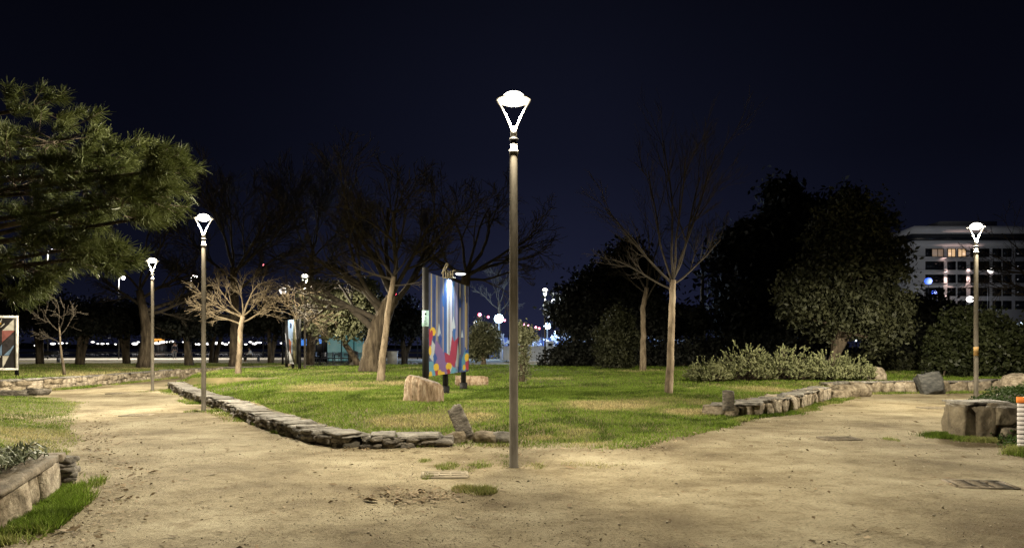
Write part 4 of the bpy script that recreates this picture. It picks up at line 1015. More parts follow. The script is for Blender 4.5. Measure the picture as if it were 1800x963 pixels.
def bare_tree(label, trunk, tr, limbs, seed, bark, twig, lev=3, name='bare_tree', group=None, **kw):
    """trunk = list of points, tr = radii, limbs = list of (height fraction along trunk, direction, length)"""
    rg = np.random.default_rng(seed)
    T = np.array(trunk, dtype=float)
    t = thing(name, label, 'tree', T[0] - np.array([0, 0, 0.03]), 0, group)
    # smooth trunk
    ti = np.linspace(0, len(T) - 1, 6 * (len(T) - 1) + 1)
    P = np.stack([np.interp(ti, np.arange(len(T)), T[:, k]) for k in range(3)], 1)
    P[1:-1] = (P[:-2] + 2 * P[1:-1] + P[2:]) / 4
    Rr = np.interp(ti, np.arange(len(T)), tr)
    P[1:-1, :2] += rg.normal(0, 0.07, (len(P) - 2, 2)) * Rr[1:-1, None]
    P[0, 2] -= 0.15
    mb = MB(); tube(mb, P, Rr, 14); mb.build('trunk', bark, t, smooth=True)
    mb = MB()
    for (f, d, L) in limbs:
        i = min(int(f * (len(P) - 1)), len(P) - 2); q = P[i] + (P[i + 1] - P[i]) * (f * (len(P) - 1) - i)
        grow(mb, q, d, L, Rr[i] * rg.uniform(0.34, 0.5), lev, rg, **kw)
    mb.build('crown', twig, t)
    return t

def leaf_quads(mb, C, rg, size, asp=2.0, jit=0.3):
    n = len(C)
    u = rg.normal(size=(n, 3)); u /= np.linalg.norm(u, axis=1)[:, None]
    v = np.cross(u, rg.normal(size=(n, 3))); v /= np.linalg.norm(v, axis=1)[:, None] + 1e-9
    s = size * rg.uniform(0.6, 1.4, n)
    a = u * (s * asp / 2)[:, None]; b = v * (s / 2)[:, None]
    nn = np.cross(u, v) * (s * 0.15)[:, None]
    V = np.stack([C - a, C - b + nn, C + a, C + b + nn], 1).reshape(-1, 3)
    mb.add(V, np.arange(4 * n).reshape(-1, 4))

def blob_points(rg, c, r, nclump, nleaf, csize, shell=0.55, zcut=-1.0):
    d = rg.normal(size=(nclump, 3)); d /= np.linalg.norm(d, axis=1)[:, None]
    d = d[d[:, 2] > zcut]
    rad = shell + (1 - shell) * rg.uniform(0, 1, len(d)) ** 0.6
    rad *= rg.uniform(0.80, 1.16, len(d))
    Kn = rg.normal(size=(5, 3)) * 3.2; pn = rg.uniform(0, 6.28, 5)
    lump = np.sin(d @ Kn.T + pn).sum(1) / 2.2
    rad *= 1 + 0.13 * lump
    d, rad = d[lump > -0.95], rad[lump > -0.95]
    K = np.array(c) + d * rad[:, None] * np.array(r)
    cs = csize * rg.uniform(0.4, 1.4, len(K))
    m = nleaf
    P = K[:, None, :] + rg.normal(size=(len(K), m, 3)) * cs[:, None, None] * 0.5
    return P.reshape(-1, 3), K

def leafy_tree(label, base, trunk_h, tr, blobs, seed, leafmat, barkmat, size, nleaf=26, csize=0.45, clump=120, name='evergreen_tree', group=None, asp=2.0, lean=(0, 0), shell=0.5, stems=1, limbs=8):
    rg = np.random.default_rng(seed)
    base = np.array(base, dtype=float)
    t = thing(name, label, 'tree', base - np.array([0, 0, .02]), 0, group)
    mb = MB(); br = MB()
    top = None
    for s_ in range(stems):
        dx, dy = lean[0] + (rg.normal(0, .35) if stems > 1 else 0), lean[1] + (rg.normal(0, .35) if stems > 1 else 0)
        b0 = base + np.array([rg.normal(0, .12) * (stems > 1), rg.normal(0, .12) * (stems > 1), -0.1])
        pts = [b0, b0 + [dx * .2, dy * .2, trunk_h * .35], b0 + [dx * .6, dy * .6, trunk_h * .7], b0 + [dx, dy, trunk_h]]
        tube(mb, pts, [tr * 1.25, tr, tr * .9, tr * .75], 10); top = np.array(pts[-1])
        for b_ in blobs:
            for q in range(max(1, limbs // (len(blobs) * stems))):
                e = np.array(b_[0]) + rg.normal(size=3) * np.array(b_[1]) * 0.45
                m1 = (top + e) / 2 + rg.normal(0, .15, 3)
                tube(br, [pts[2], top + rg.normal(0, .05, 3), m1, e], [tr * .6, tr * .5, tr * .3, tr * .12], 6)
    mb.build('trunk', barkmat, t, smooth=True)
    if br.n: br.build('limb', barkmat, t)
    mb = MB()
    for b_ in blobs:
        vol = (b_[1][0] * b_[1][1] * b_[1][2]) ** (2 / 3)
        n = int(clump * vol * (b_[2] if len(b_) > 2 else 1)) + 6
        P, K = blob_points(rg, b_[0], b_[1], n, nleaf, csize, shell)
        leaf_quads(mb, P, rg, size, asp)
    mb.build('crown', leafmat, t)
    return t

def bx(px, py, d, rx, ry, rd, dens=1.0):
    """crown blob from where it shows in the photograph, at distance d"""
    return ((wx(px, d), d, wz(py, d)), (rx * d / F, rd, ry * d / F), dens)

# ---- main bare tree right of centre
def tp(px, py, d): return (wx(px, d), d, wz(py, d))
d = 21.0
rgx = np.random.default_rng(5)
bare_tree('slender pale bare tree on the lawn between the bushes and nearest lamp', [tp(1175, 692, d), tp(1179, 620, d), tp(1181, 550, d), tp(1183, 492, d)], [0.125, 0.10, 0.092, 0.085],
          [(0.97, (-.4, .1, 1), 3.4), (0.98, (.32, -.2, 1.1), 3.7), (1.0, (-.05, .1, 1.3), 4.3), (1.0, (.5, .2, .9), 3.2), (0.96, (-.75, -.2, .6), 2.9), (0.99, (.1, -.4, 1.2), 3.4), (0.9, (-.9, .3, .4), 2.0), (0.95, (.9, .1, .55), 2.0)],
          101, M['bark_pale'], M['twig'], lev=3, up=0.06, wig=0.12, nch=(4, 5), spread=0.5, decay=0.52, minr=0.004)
d = 36.0
bare_tree('thinner bare tree behind the pale slender one, beside the round shrub', [tp(1130, 648, d), tp(1131, 590, d), tp(1130, 540, d), tp(1137, 505, d)], [0.17, 0.13, 0.12, 0.10],
          [(0.7, (.6, 0, 1), 2.2), (0.95, (-.5, .1, 1), 2.5), (1.0, (.3, .2, 1), 3.0), (1.0, (.0, -.3, 1.2), 3.0), (.9, (-.9, 0, .6), 2.2)], 102, M['bark_pale'], M['twig'], lev=3, up=0.04, wig=0.15, nch=(3, 4), spread=0.6)
d = 27.7
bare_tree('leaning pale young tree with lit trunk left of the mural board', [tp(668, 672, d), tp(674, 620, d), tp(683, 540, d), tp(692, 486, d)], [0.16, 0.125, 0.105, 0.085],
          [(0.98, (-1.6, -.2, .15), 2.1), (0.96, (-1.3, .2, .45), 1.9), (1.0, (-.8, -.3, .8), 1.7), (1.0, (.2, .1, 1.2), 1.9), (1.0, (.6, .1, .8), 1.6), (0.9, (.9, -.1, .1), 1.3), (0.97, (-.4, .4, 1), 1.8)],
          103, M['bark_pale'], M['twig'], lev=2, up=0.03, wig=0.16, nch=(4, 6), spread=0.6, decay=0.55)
d = 33.0
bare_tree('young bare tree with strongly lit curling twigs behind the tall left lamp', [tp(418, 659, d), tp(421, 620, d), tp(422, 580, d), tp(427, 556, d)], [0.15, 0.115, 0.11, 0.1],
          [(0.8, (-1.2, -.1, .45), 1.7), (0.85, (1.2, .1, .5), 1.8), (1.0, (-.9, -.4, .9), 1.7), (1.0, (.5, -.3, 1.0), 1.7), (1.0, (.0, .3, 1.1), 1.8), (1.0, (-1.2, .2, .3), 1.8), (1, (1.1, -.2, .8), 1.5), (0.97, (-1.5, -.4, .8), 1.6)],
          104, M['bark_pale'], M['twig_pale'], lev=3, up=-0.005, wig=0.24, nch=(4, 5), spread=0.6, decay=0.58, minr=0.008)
# pale drooping tree around the distant lamp
d = 41.0
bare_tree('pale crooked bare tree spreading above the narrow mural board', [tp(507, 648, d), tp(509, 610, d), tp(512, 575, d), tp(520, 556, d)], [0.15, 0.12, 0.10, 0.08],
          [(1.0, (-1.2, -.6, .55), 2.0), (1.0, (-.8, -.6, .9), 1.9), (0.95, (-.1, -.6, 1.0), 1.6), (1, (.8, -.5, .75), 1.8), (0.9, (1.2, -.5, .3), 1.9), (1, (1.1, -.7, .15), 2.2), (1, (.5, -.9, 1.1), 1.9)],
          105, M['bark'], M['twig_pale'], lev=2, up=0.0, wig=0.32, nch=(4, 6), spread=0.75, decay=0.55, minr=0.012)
# large old bare trees
d = 35.0
bare_tree('massive forked bare tree behind the leaning pale tree', [tp(652, 655, d), tp(656, 610, d), tp(668, 570, d), tp(690, 520, d)], [0.66, 0.46, 0.42, 0.32],
          [(0.55, (-.9, .3, 1), 3.4), (0.75, (-.6, .1, 1), 4.0), (1.0, (-.2, .3, 1.2), 4.6), (1.0, (.5, .1, 1.0), 4.4), (0.9, (.9, .4, .7), 4.0), (0.85, (-1, -.3, .8), 3.8), (1.0, (.1, -.4, 1.2), 4.2), (1, (-.5, 0, 1.3), 4.8), (.7, (-1.2, .2, .6), 3.8)],
          106, M['bark'], M['twig'], lev=4, up=0.035, wig=0.2, nch=(3, 5), spread=0.65, decay=0.64, minr=0.011, nseg=6)
d = 38.0
bare_tree('broad bare tree behind the mural board with long level limbs', [tp(812, 645, d), tp(813, 580, d), tp(815, 520, d), tp(820, 480, d)], [0.36, 0.3, 0.27, 0.22],
          [(1.0, (1.2, .1, .25), 4.0), (0.95, (1.1, -.3, .55), 3.9), (1.0, (.4, .1, 1.1), 3.8), (1.0, (-.3, .2, 1.2), 4.0), (0.95, (-1.0, -.1, .5), 3.2), (1.0, (.8, .2, .9), 3.8), (.85, (-.9, .1, .3), 2.8), (.9, (.9, .0, -.02), 2.8)],
          107, M['bark'], M['twig'], lev=4, up=0.03, wig=0.22, nch=(3, 4), spread=0.65, decay=0.62, minr=0.011)
d = 46.0
bare_tree('tall dim bare tree rising behind the young lit tree', [tp(411, 640, d), tp(413, 590, d), tp(412, 530, d), tp(410, 470, d)], [0.36, 0.3, 0.27, 0.2],
          [(1.0, (.0, .2, 1.4), 5.0), (1.0, (-.5, .1, 1.2), 5.0), (0.9, (.6, 0, 1.1), 5.0), (0.85, (-.9, 0, .8), 4.4), (.95, (.9, .2, .8), 4.4), (.7, (-1.1, .1, .4), 3.6), (.75, (1.0, 0, .6), 4.0), (.5, (-1.1, -.3, .4), 2.6)],
          108, M['bark'], M['twig'], lev=3, up=0.05, wig=0.17, nch=(6, 8), spread=0.55, decay=0.6, minr=0.013)
d = 44.0
bare_tree('brown leaning tree trunk beside the furthest left lamp', [tp(252, 642, d), tp(258, 600, d), tp(255, 560, d), tp(245, 510, d)], [0.42, 0.3, 0.27, 0.2],
          [(1.0, (-.7, 0, .9), 4), (1.0, (.5, .2, 1), 4), (0.9, (.9, -.2, .5), 3.4), (.8, (-1.0, 0, .6), 3.4), (1, (0, .3, 1.2), 4.2), (.7, (1.1, 0, .2), 3.0), (.75, (1.2, .2, .5), 4.0)],
          109, M['bark'], M['twig'], lev=3, up=0.02, wig=0.2, nch=(4, 6), spread=0.65, decay=0.6, minr=0.012)
d = 50.0
bare_tree('dim bare tree between the tall bare tree and the massive forked tree', [tp(545, 640, d), tp(548, 560, d), tp(545, 500, d), tp(550, 440, d)], [0.3, 0.25, 0.2, 0.15],
          [(1, (0, .1, 1.4), 4.5), (.9, (-.7, 0, 1), 4.5), (.9, (.7, .1, 1), 4.5), (.75, (-1, 0, .6), 4.0), (.75, (1, 0, .6), 4.0), (1, (.4, .1, 1.2), 4.5), (1, (-.4, .1, 1.2), 4.5)], 110, M['bark'], M['twig'], lev=3, up=0.04, wig=0.2, nch=(6, 8), spread=0.6, decay=0.6, minr=0.013)
d = 30.0
bare_tree('thin sapling with a bent stem on the dim lawn at far left', [tp(113, 652, d), tp(108, 625, d), tp(106, 600, d), tp(104, 575, d)], [0.06, 0.045, 0.035, 0.03],
          [(1, (0, 0, 1), 1.2), (.9, (-.8, 0, .8), 1.2), (.8, (.8, .1, .8), 1.2), (.95, (.5, -.2, .8), 1.2), (.6, (-.6, .1, .5), .9)], 111, M['bark'], M['twig'], lev=2, up=0.0, wig=0.2, nch=(3, 5), spread=0.7, minr=0.006)
d = 33.0
bare_tree('dark bare tree cut by the right frame edge above the hedge', [tp(1845, 660, d), tp(1840, 600, d), tp(1838, 540, d), tp(1830, 490, d)], [0.22, 0.18, 0.15, 0.12],
          [(1, (-1.2, .2, .35), 2.4), (.95, (-1.1, -.1, .6), 2.6), (1, (-.6, .1, 1), 2.6), (.85, (-1.2, -.2, .1), 2.2), (1, (.3, 0, 1), 2.5), (.9, (-1.2, .2, -.05), 2.2), (.75, (-1.2, 0, .1), 2.0)], 112, M['bark'], M['twig'], lev=3, up=0.0, wig=0.2, nch=(3, 5), spread=0.6, minr=0.008)
d = 60.0
bare_tree('dim bare tree in the gap left of the big dark evergreen', [tp(1235, 640, d), tp(1237, 580, d), tp(1234, 520, d), tp(1236, 470, d)], [0.22, 0.18, 0.15, 0.12],
          [(1, (-.4, .2, 1), 3.4), (.95, (.6, -.1, 1), 3.4), (1, (0, .1, 1), 3.6), (.85, (-.9, -.2, .6), 3), (.8, (.9, 0, .7), 3)], 113, M['bark'], M['twig'], lev=3, up=0.03, wig=0.2, nch=(3, 5), spread=0.6, minr=0.014)
d = 77.0
bare_tree('dark leafless tree standing under the blue floodlight', [tp(876, 642, d), tp(876, 600, d), tp(878, 560, d), tp(877, 530, d)], [0.24, 0.2, 0.16, 0.13],
          [(1, (-.5, .2, 1), 2.8), (.95, (.6, -.1, 1), 2.8), (1, (0, .1, 1), 3.0), (.85, (-.9, -.2, .6), 2.6), (.8, (.9, 0, .7), 2.6)], 114, M['bark'], M['twig'], lev=3, up=0.03, wig=0.2, nch=(3, 5), spread=0.65, minr=0.012)

# ---- leafy trees and shrubs
d = 31.0
leafy_tree('leafy evergreen with faintly lit lower foliage and bare trunk behind the rosemary', tp(1470, 642, d), 1.5, 0.19,
           [bx(1480, 550, d, 95, 42, 2.0), bx(1500, 480, d, 95, 60, 2.0), bx(1430, 520, d, 55, 55, 1.6), bx(1490, 410, d, 75, 60, 1.7), bx(1545, 545, d, 45, 50, 1.6), bx(1490, 365, d, 30, 30, .9), bx(1520, 430, d, 38, 45, 1.2), bx(1540, 585, d, 45, 28, 1.4)],
           201, M['leaf_dark'], M['bark'], 0.10, nleaf=34, csize=0.42, clump=95, stems=3, limbs=16, shell=0.35)
d = 50.0
leafy_tree('huge black evergreen with lumpy outline rising against the sky', tp(1385, 640, d), 2.0, 0.4,
           [bx(1385, 400, d, 60, 45, 2.2), bx(1375, 350, d, 34, 30, 1.3), bx(1330, 430, d, 60, 40, 2.4), bx(1290, 450, d, 42, 35, 2), bx(1410, 450, d, 90, 60, 3), bx(1330, 520, d, 85, 70, 3), bx(1430, 530, d, 80, 80, 3), bx(1425, 385, d, 30, 30, 1.3), bx(1480, 370, d, 22, 26, 1), bx(1300, 575, d, 60, 35, 2.4), bx(1390, 590, d, 80, 30, 2.5)],
           202, M['leaf_black'], M['bark'], 0.22, nleaf=30, csize=0.8, clump=42, limbs=14, shell=0.3)
d = 47.0
leafy_tree('dark domed evergreen left of the thin tree pair', tp(1035, 640, d), 1.8, 0.22,
           [bx(1090, 500, d, 62, 55, 2.4), bx(1035, 530, d, 60, 42, 2.2), bx(1000, 548, d, 38, 28, 1.6), bx(1130, 530, d, 50, 48, 2), bx(1060, 570, d, 80, 30, 2.2), bx(1100, 455, d, 36, 30, 1.4), bx(1200, 560, d, 50, 30, 2.0), bx(1160, 580, d, 30, 14, 1.4)],
           203, M['leaf_black'], M['bark'], 0.15, nleaf=30, csize=0.6, clump=60, stems=3, limbs=20, shell=0.35)
d = 38.0
leafy_tree('round dense dark green shrub at the back of the lawn', tp(1085, 649, d), 0.6, 0.08, [bx(1085, 600, d, 38, 44, 1.1), bx(1083, 630, d, 28, 22, .9), bx(1088, 565, d, 22, 22, .7)],
           204, M['leaf_dark'], M['bark'], 0.075, nleaf=30, csize=0.3, clump=260, name='round_shrub', stems=3, limbs=6, shell=0.5)
bpy.data.objects['round_shrub']['category'] = 'shrub'
d = 46.0
leafy_tree('small lit olive like tree right of the mural board', tp(850, 641, d), 1.1, 0.15, [bx(850, 595, d, 28, 28, 1.0), bx(835, 610, d, 18, 16, .7), bx(862, 605, d, 18, 18, .7)],
           205, M['leaf_olive'], M['bark_pale'], 0.10, nleaf=26, csize=0.34, clump=150, name='olive_tree', limbs=8, shell=0.35)
d = 44.0
leafy_tree('broad leafy tree with bright lit leaves beside the distant lamp', tp(632, 648, d), 1.6, 0.2,
           [bx(575, 545, d, 45, 45, 1.6), bx(615, 560, d, 40, 38, 1.5), bx(640, 530, d, 30, 40, 1.4), bx(560, 520, d, 30, 24, 1.2)], 206, M['leaf_olive'], M['bark'], 0.13, nleaf=24, csize=0.42, clump=95, name='leafy_tree', lean=(-0.9, 0), limbs=10, shell=0.35)
# ivy clad stump right of the nearest pole
d = 26.5
t = thing('ivy_clad_post', 'ivy covered upright stump just right of the nearest lamp pole', 'ivy', tp(919, 666, d))
mb = MB(); tube(mb, [tp(917, 670, d), tp(920, 620, d), tp(918, 585, d)], [0.12, 0.10, 0.08], 8); mb.build('stump', M['bark'], t)
rg = np.random.default_rng(207); mb = MB()
for (px, py, rx, ry, n) in ((919, 640, 10, 32, 60), (921, 600, 9, 18, 35), (924, 590, 18, 15, 60), (915, 580, 8, 12, 20)):
    b_ = bx(px, py, d, rx, ry, rx * d / F); P, K = blob_points(rg, b_[0], b_[1], n, 20, .16, .5); leaf_quads(mb, P, rg, 0.065, 1.3)
mb.build('ivy_leaves', M['leaf_olive'], t)

# dark background trees on the left by the sea
spots = [(70, 548, 70, 34, 55, 68, 'leftmost dark spreading tree behind the framed mural board'), (150, 560, 60, 30, 52, 140, 'dark spreading tree with v shaped stems behind the thin sapling'), (215, 556, 46, 32, 56, 222, 'dark twin stemmed tree left of the brown leaning trunk'),
         (322, 570, 44, 24, 50, 335, 'dark arching tree seen between the two left lamps'), (480, 560, 60, 36, 58, 478, 'dark dense tree left of the narrow mural board'), (370, 568, 36, 22, 60, 376, 'low dark tree just right of the tall left lamp'), (20, 520, 60, 44, 60, 10, 'dark tree cut by the left frame edge above the mural'),
         (700, 560, 50, 40, 58, 712, 'dark tree in the gap left of the striped mural board')]
for i, (px, py, rx, ry, dd_, tx, lb) in enumerate(spots):
    b0 = (wx(tx, dd_), dd_, 0.42)
    leafy_tree(lb, b0, wz(py + ry * .6, dd_) - 0.4, 0.17, [bx(px, py, dd_, rx, ry, 2.0), bx(px - rx * .6, py + ry * .35, dd_, rx * .6, ry * .5, 1.6), bx(px + rx * .6, py + ry * .3, dd_, rx * .6, ry * .55, 1.6)],
               220 + i, M['leaf_black'], M['bark'], 0.14, nleaf=24, csize=0.6, clump=50, stems=3, limbs=18, name='dark_tree', group='dark trees by the promenade', shell=0.3)
spots = [(1620, 560, 45, 45, 48, 1622, 'dark tree between the lit evergreen and the right lamp'), (1590, 590, 50, 36, 44, 1585, 'low dark tree right of the lit evergreen'), (1690, 590, 60, 50, 50, 1690, 'dark tree behind the leafy hedge under the building')]
for i, (px, py, rx, ry, dd_, tx, lb) in enumerate(spots):
    leafy_tree(lb, (wx(tx, dd_), dd_, 0.5), 1.6, 0.17, [bx(px, py, dd_, rx, ry, 2.0), bx(px - rx * .5, py + ry * .3, dd_, rx * .7, ry * .6, 1.6), bx(px + rx * .5, py + ry * .4, dd_, rx * .7, ry * .6, 1.6)],
               240 + i, M['leaf_black'], M['bark'], 0.14, nleaf=26, csize=0.6, clump=60, stems=2, limbs=12, name='dark_tree', group='dark trees below the building', shell=0.3)

# hedges
def hedge(label, blobs, seed, mat, size, nleaf, csize, clump, base, shell=0.55, asp=1.8):
    rg = np.random.default_rng(seed)
    t = thing('hedge', label, 'hedge', base)
    st = MB(); mb = MB()
    for b_ in blobs:
        c, r_2 = np.array(b_[0]), np.array(b_[1])
        for q in range(4):
            e = c + rg.normal(size=3) * r_2 * 0.4; s0 = np.array([c[0] + rg.normal() * r_2[0] * .3, c[1] + rg.normal() * r_2[1] * .3, base[2] - .05])
            tube(st, [s0, (s0 + e) / 2 + rg.normal(0, .1, 3), e], [0.04, 0.03, 0.012], 5)
        vol = (r_2[0] * r_2[1] * r_2[2]) ** (2 / 3)
        P, K = blob_points(rg, c, r_2, int(clump * vol) + 8, nleaf, csize, shell); P = P[P[:, 2] > base[2] - .02]
        leaf_quads(mb, P, rg, size, asp)
    xs_ = sorted((b_[0][0], b_[0][1]) for b_ in blobs)
    if len(xs_) > 1: tube(st, [(x_, y_, base[2] - .06) for x_, y_ in xs_], 0.25 * 0.3, 6)
    st.build('branch', M['bark'], t); mb.build('foliage', mat, t)
    return t
d = 42.0
hedge('long black hedge along the back of the lawn', [bx(x_, y_, d, 40, h_, 1.0) for x_, y_, h_ in ((985, 632, 16), (1010, 622, 24), (1050, 622, 26), (1110, 622, 26), (1150, 624, 24), (1190, 624, 24), (1235, 624, 26), (1280, 622, 26), (1330, 622, 24), (1380, 622, 24))], 261, M['leaf_black'], 0.12, 28, 0.42, 80, (wx(1150, d), d, 0.52))
d = 31.5
hedge('tall leafy laurel hedge behind the rightmost lamp', [bx(x_, y_, d, rx_, h_, 1.2) for x_, y_, rx_, h_ in ((1672, 632, 42, 34), (1690, 590, 46, 46), (1740, 600, 50, 56), (1790, 620, 46, 44), (1735, 640, 60, 28), (1830, 610, 50, 50))], 262, M['leaf_hedge'], 0.10, 34, 0.34, 130, (wx(1740, d), d, 0.38), 0.6)
d = 36.0
hedge('low dark hedge behind the rosemary and right boulder', [bx(x_, 640, d, 36, 14, .9) for x_ in (1520, 1560, 1600, 1640)], 263, M['leaf_dark'], 0.10, 26, 0.3, 110, (wx(1580, d), d, 0.5))

# rosemary
def rosemary(label, px, py_base, d, rx, h, seed):
    rg = np.random.default_rng(seed)
    b0 = np.array([wx(px, d), d, gz(wx(px, d), d, h_isl)])
    t = thing('rosemary_bush', label, 'bush', b0, 0, 'rosemary bushes on the lawn')
    st = MB(); mb = MB()
    R_ = rx * d / F; n = int(300 * R_ * R_ + 240)
    for i in range(n):
        a = rg.uniform(0, 2 * PI); q = math.sqrt(rg.uniform(0, 1)); el = rg.uniform(0.2, 1.05)
        x_, y_ = math.cos(a) * q, math.sin(a) * q
        top = np.array([x_ * R_, y_ * 0.9, h * math.sqrt(max(0.04, 1 - q * q * 0.9)) * el * (0.85 + 0.25 * math.sin(a * 3 + seed))])
        dr = np.array([x_ * .9, y_ * .9, 0.8]) + rg.normal(0, .38, 3); dr /= np.linalg.norm(dr)
        L = rg.uniform(0.12, 0.24) * (1.7 if rg.uniform() > .96 else 1)
        if i % 4 == 0: tube(st, [b0 + np.array([x_ * .3, y_ * .3, 0]), b0 + top * .6, b0 + top], [0.012, 0.008, 0.005], 4)
        m = 30
        f = rg.uniform(0, 1, m); ax = rg.normal(size=(m, 3)); ax -= (ax @ dr)[:, None] * dr; ax /= np.linalg.norm(ax, axis=1)[:, None]
        p0 = b0 + top + dr * (f * L)[:, None]; ll = 0.055 * (1.15 - 0.5 * f)
        tipd = ax * 0.75 + dr * 0.75; p1 = p0 + tipd * ll[:, None]
        sd_ = np.cross(ax, dr) * 0.014
        V = np.stack([p0 - sd_, p0 + sd_, p1 + sd_ * .5, p1 - sd_ * .5], 1).reshape(-1, 3)
        mb.add(V, np.arange(4 * m).reshape(-1, 4))
    lathe(st, [(0.02, -.08), (0.34, -.04), (0.3, .03), (0.02, .05)], 12, b0); st.build('branch', M['bark'], t); mb.build('foliage', M['rosemary'], t)
for a in [('leftmost and smallest rosemary bush, thin and reddish', 1245, 668, 27.5, 36, 0.75, 301), ('rosemary bush second from the left, tall and shaggy', 1310, 670, 28.0, 52, 1.25, 302), ('tallest grey green rosemary bush in the middle of the row', 1385, 668, 28.2, 60, 1.2, 303),
          ('rounded rosemary bush right of the tallest one', 1450, 668, 28.0, 42, 0.95, 304), ('rightmost low rosemary bush by the boulder', 1495, 668, 28.3, 36, 0.85, 305)]: rosemary(*a)

# ground covers
rg = np.random.default_rng(310)
def cover_leaves(name, label, poly3, hf, bbox, n, size, asp, mat, zr, test, upb=0.6):
    x0, x1, y0, y1 = bbox
    P = np.stack([rg.uniform(x0, x1, n), rg.uniform(y0, y1, n)], 1)
    sd, fl, do = signed(P, poly3); k = (sd > np.where(fl == 1, -.12, .05)) & test(P); P = P[k]; n = len(P)
    z = np.maximum(hf(P), 0) + rg.uniform(0, zr, n) * (0.5 + 0.6 * np.clip(N3(P[:, 0], P[:, 1], 3) + .6, 0, 1.4))
    u = rg.normal(size=(n, 3)); u[:, 2] = np.abs(u[:, 2]) * upb; u /= np.linalg.norm(u, axis=1)[:, None]
    v = np.cross(u, rg.normal(size=(n, 3)) * .4 + np.array([0, 0, 1])); v /= np.linalg.norm(v, axis=1)[:, None]
    s = size * rg.uniform(.6, 1.4, n); C = np.stack([P[:, 0], P[:, 1], z], 1)
    a = u * (s * asp / 2)[:, None]; b = v * (s / 2)[:, None]
    mb = MB(); mb.add(np.stack([C - a, C - b, C + a, C + b], 1).reshape(-1, 3), np.arange(4 * n).reshape(-1, 4))
    tag(mb.build(name, mat), label, 'ground cover', kind='stuff')
cover_leaves('ivy', 'glossy dark green ivy spilling over the right bed', RBED, h_rbed, (7.4, 20, 8.6, 23), 110000, 0.04, 1.25, M['ivy'], 0.13, lambda P: np.abs(P[:, 0]) < P[:, 1] * 0.73 + .6)
cover_leaves('silver_groundcover', 'silvery narrow leaved ground cover behind the near left wall', LBED, h_lbed, (-9.5, -4.6, 6.6, 9.8), 16000, 0.022, 5.0, M['silver'], 0.13, lambda P: (P[:, 1] < 9.6 + .3 * N2(P[:, 0], P[:, 1], 2)) & (P[:, 1] > 6.4), 1.0)

# ------------------------------------------------------------------ near pine on the left
rg = np.random.default_rng(401)
t = thing('pine_tree', 'long needled pine whose lit boughs fill the upper left', 'tree', (-7.6, 8.2, 0.1))
mb = MB(); tube(mb, [(-7.6, 8.2, 0), (-7.5, 8.2, 1.2), (-7.2, 8.1, 2.6), (-7.1, 8.0, 4.2), (-7.0, 7.9, 5.8)], [0.24, 0.2, 0.17, 0.13, 0.07], 14); mb.build('trunk', M['bark'], t, smooth=True)
# bough clusters: px, py, distance, radii in px, shoots
BL = [(95, 250, 7.6, 110, 75, 95), (30, 330, 7.3, 90, 90, 80), (150, 330, 7.2, 90, 60, 75), (215, 265, 7.4, 40, 30, 26), (284, 300, 7.0, 36, 44, 62), (256, 348, 7.0, 44, 42, 50), (210, 350, 7.1, 50, 40, 40), (180, 300, 7.3, 50, 36, 36), (110, 440, 6.9, 80, 46, 80), (175, 450, 6.8, 42, 38, 46),
      (40, 460, 7.0, 70, 60, 60), (100, 385, 7.2, 70, 30, 44), (60, 190, 8.0, 70, 40, 40), (20, 520, 7.2, 50, 20, 18), (-60, 350, 7.3, 80, 150, 80), (240, 385, 6.9, 34, 18, 18)]
br = MB(); nd = MB()
for (px, py, d, rx, ry, ns) in BL:
    c = np.array([wx(px, d), d, wz(py, d)]); s0 = np.array([-7.15, 8.05, np.clip(c[2] - 0.5, 1.6, 5.0)])
    m1 = (s0 + c) / 2 + np.array([0, 0, 0.12]) + rg.normal(0, .06, 3)
    tube(br, [s0, m1, c], [0.05, 0.03, 0.014], 7)
    for k in range(int(ns * 0.5)):
        o = rg.normal(size=3); o /= np.linalg.norm(o); o *= rg.uniform(0.35, 1.0) ** 0.6
        p = c + o * np.array([(rx - 12) * d / F, 0.42, (ry - 10) * d / F])
        dr = p - (c * 0.6 + m1 * 0.4) + np.array([0.06, -0.03, 0.10]) + rg.normal(0, .10, 3); dr /= np.linalg.norm(dr)
        L = rg.uniform(0.10, 0.2)
        if k % 2 == 0: tube(br, [c + (p - c) * .2, (c + p) / 2 + rg.normal(0, .02, 3), p + dr * L], [0.008, 0.006, 0.004], 4)
        m = 80
        f = rg.uniform(0, 1, m); ax = rg.normal(size=(m, 3)); ax -= (ax @ dr)[:, None] * dr; ax /= np.linalg.norm(ax, axis=1)[:, None]
        p0 = p + dr * (f * L)[:, None]
        nl = rg.uniform(0.085, 0.145, m); dn = ax * rg.uniform(0.5, 1.0, m)[:, None] + dr * rg.uniform(0.45, 0.95, m)[:, None] + rg.normal(0, .08, (m, 3)); dn /= np.linalg.norm(dn, axis=1)[:, None]
        p1 = p0 + dn * nl[:, None] + np.array([0, 0, -0.012])
        sv = np.cross(dn, rg.normal(size=(m, 3))); sv /= np.linalg.norm(sv, axis=1)[:, None]; sv *= 0.0030
        nd.add(np.stack([p0 - sv, p0 + sv, p1 + sv * .5, p1 - sv * .5], 1).reshape(-1, 3), np.arange(4 * m).reshape(-1, 4))
br.build('bough', M['bark'], t); nd.build('needles', M['pine'], t)

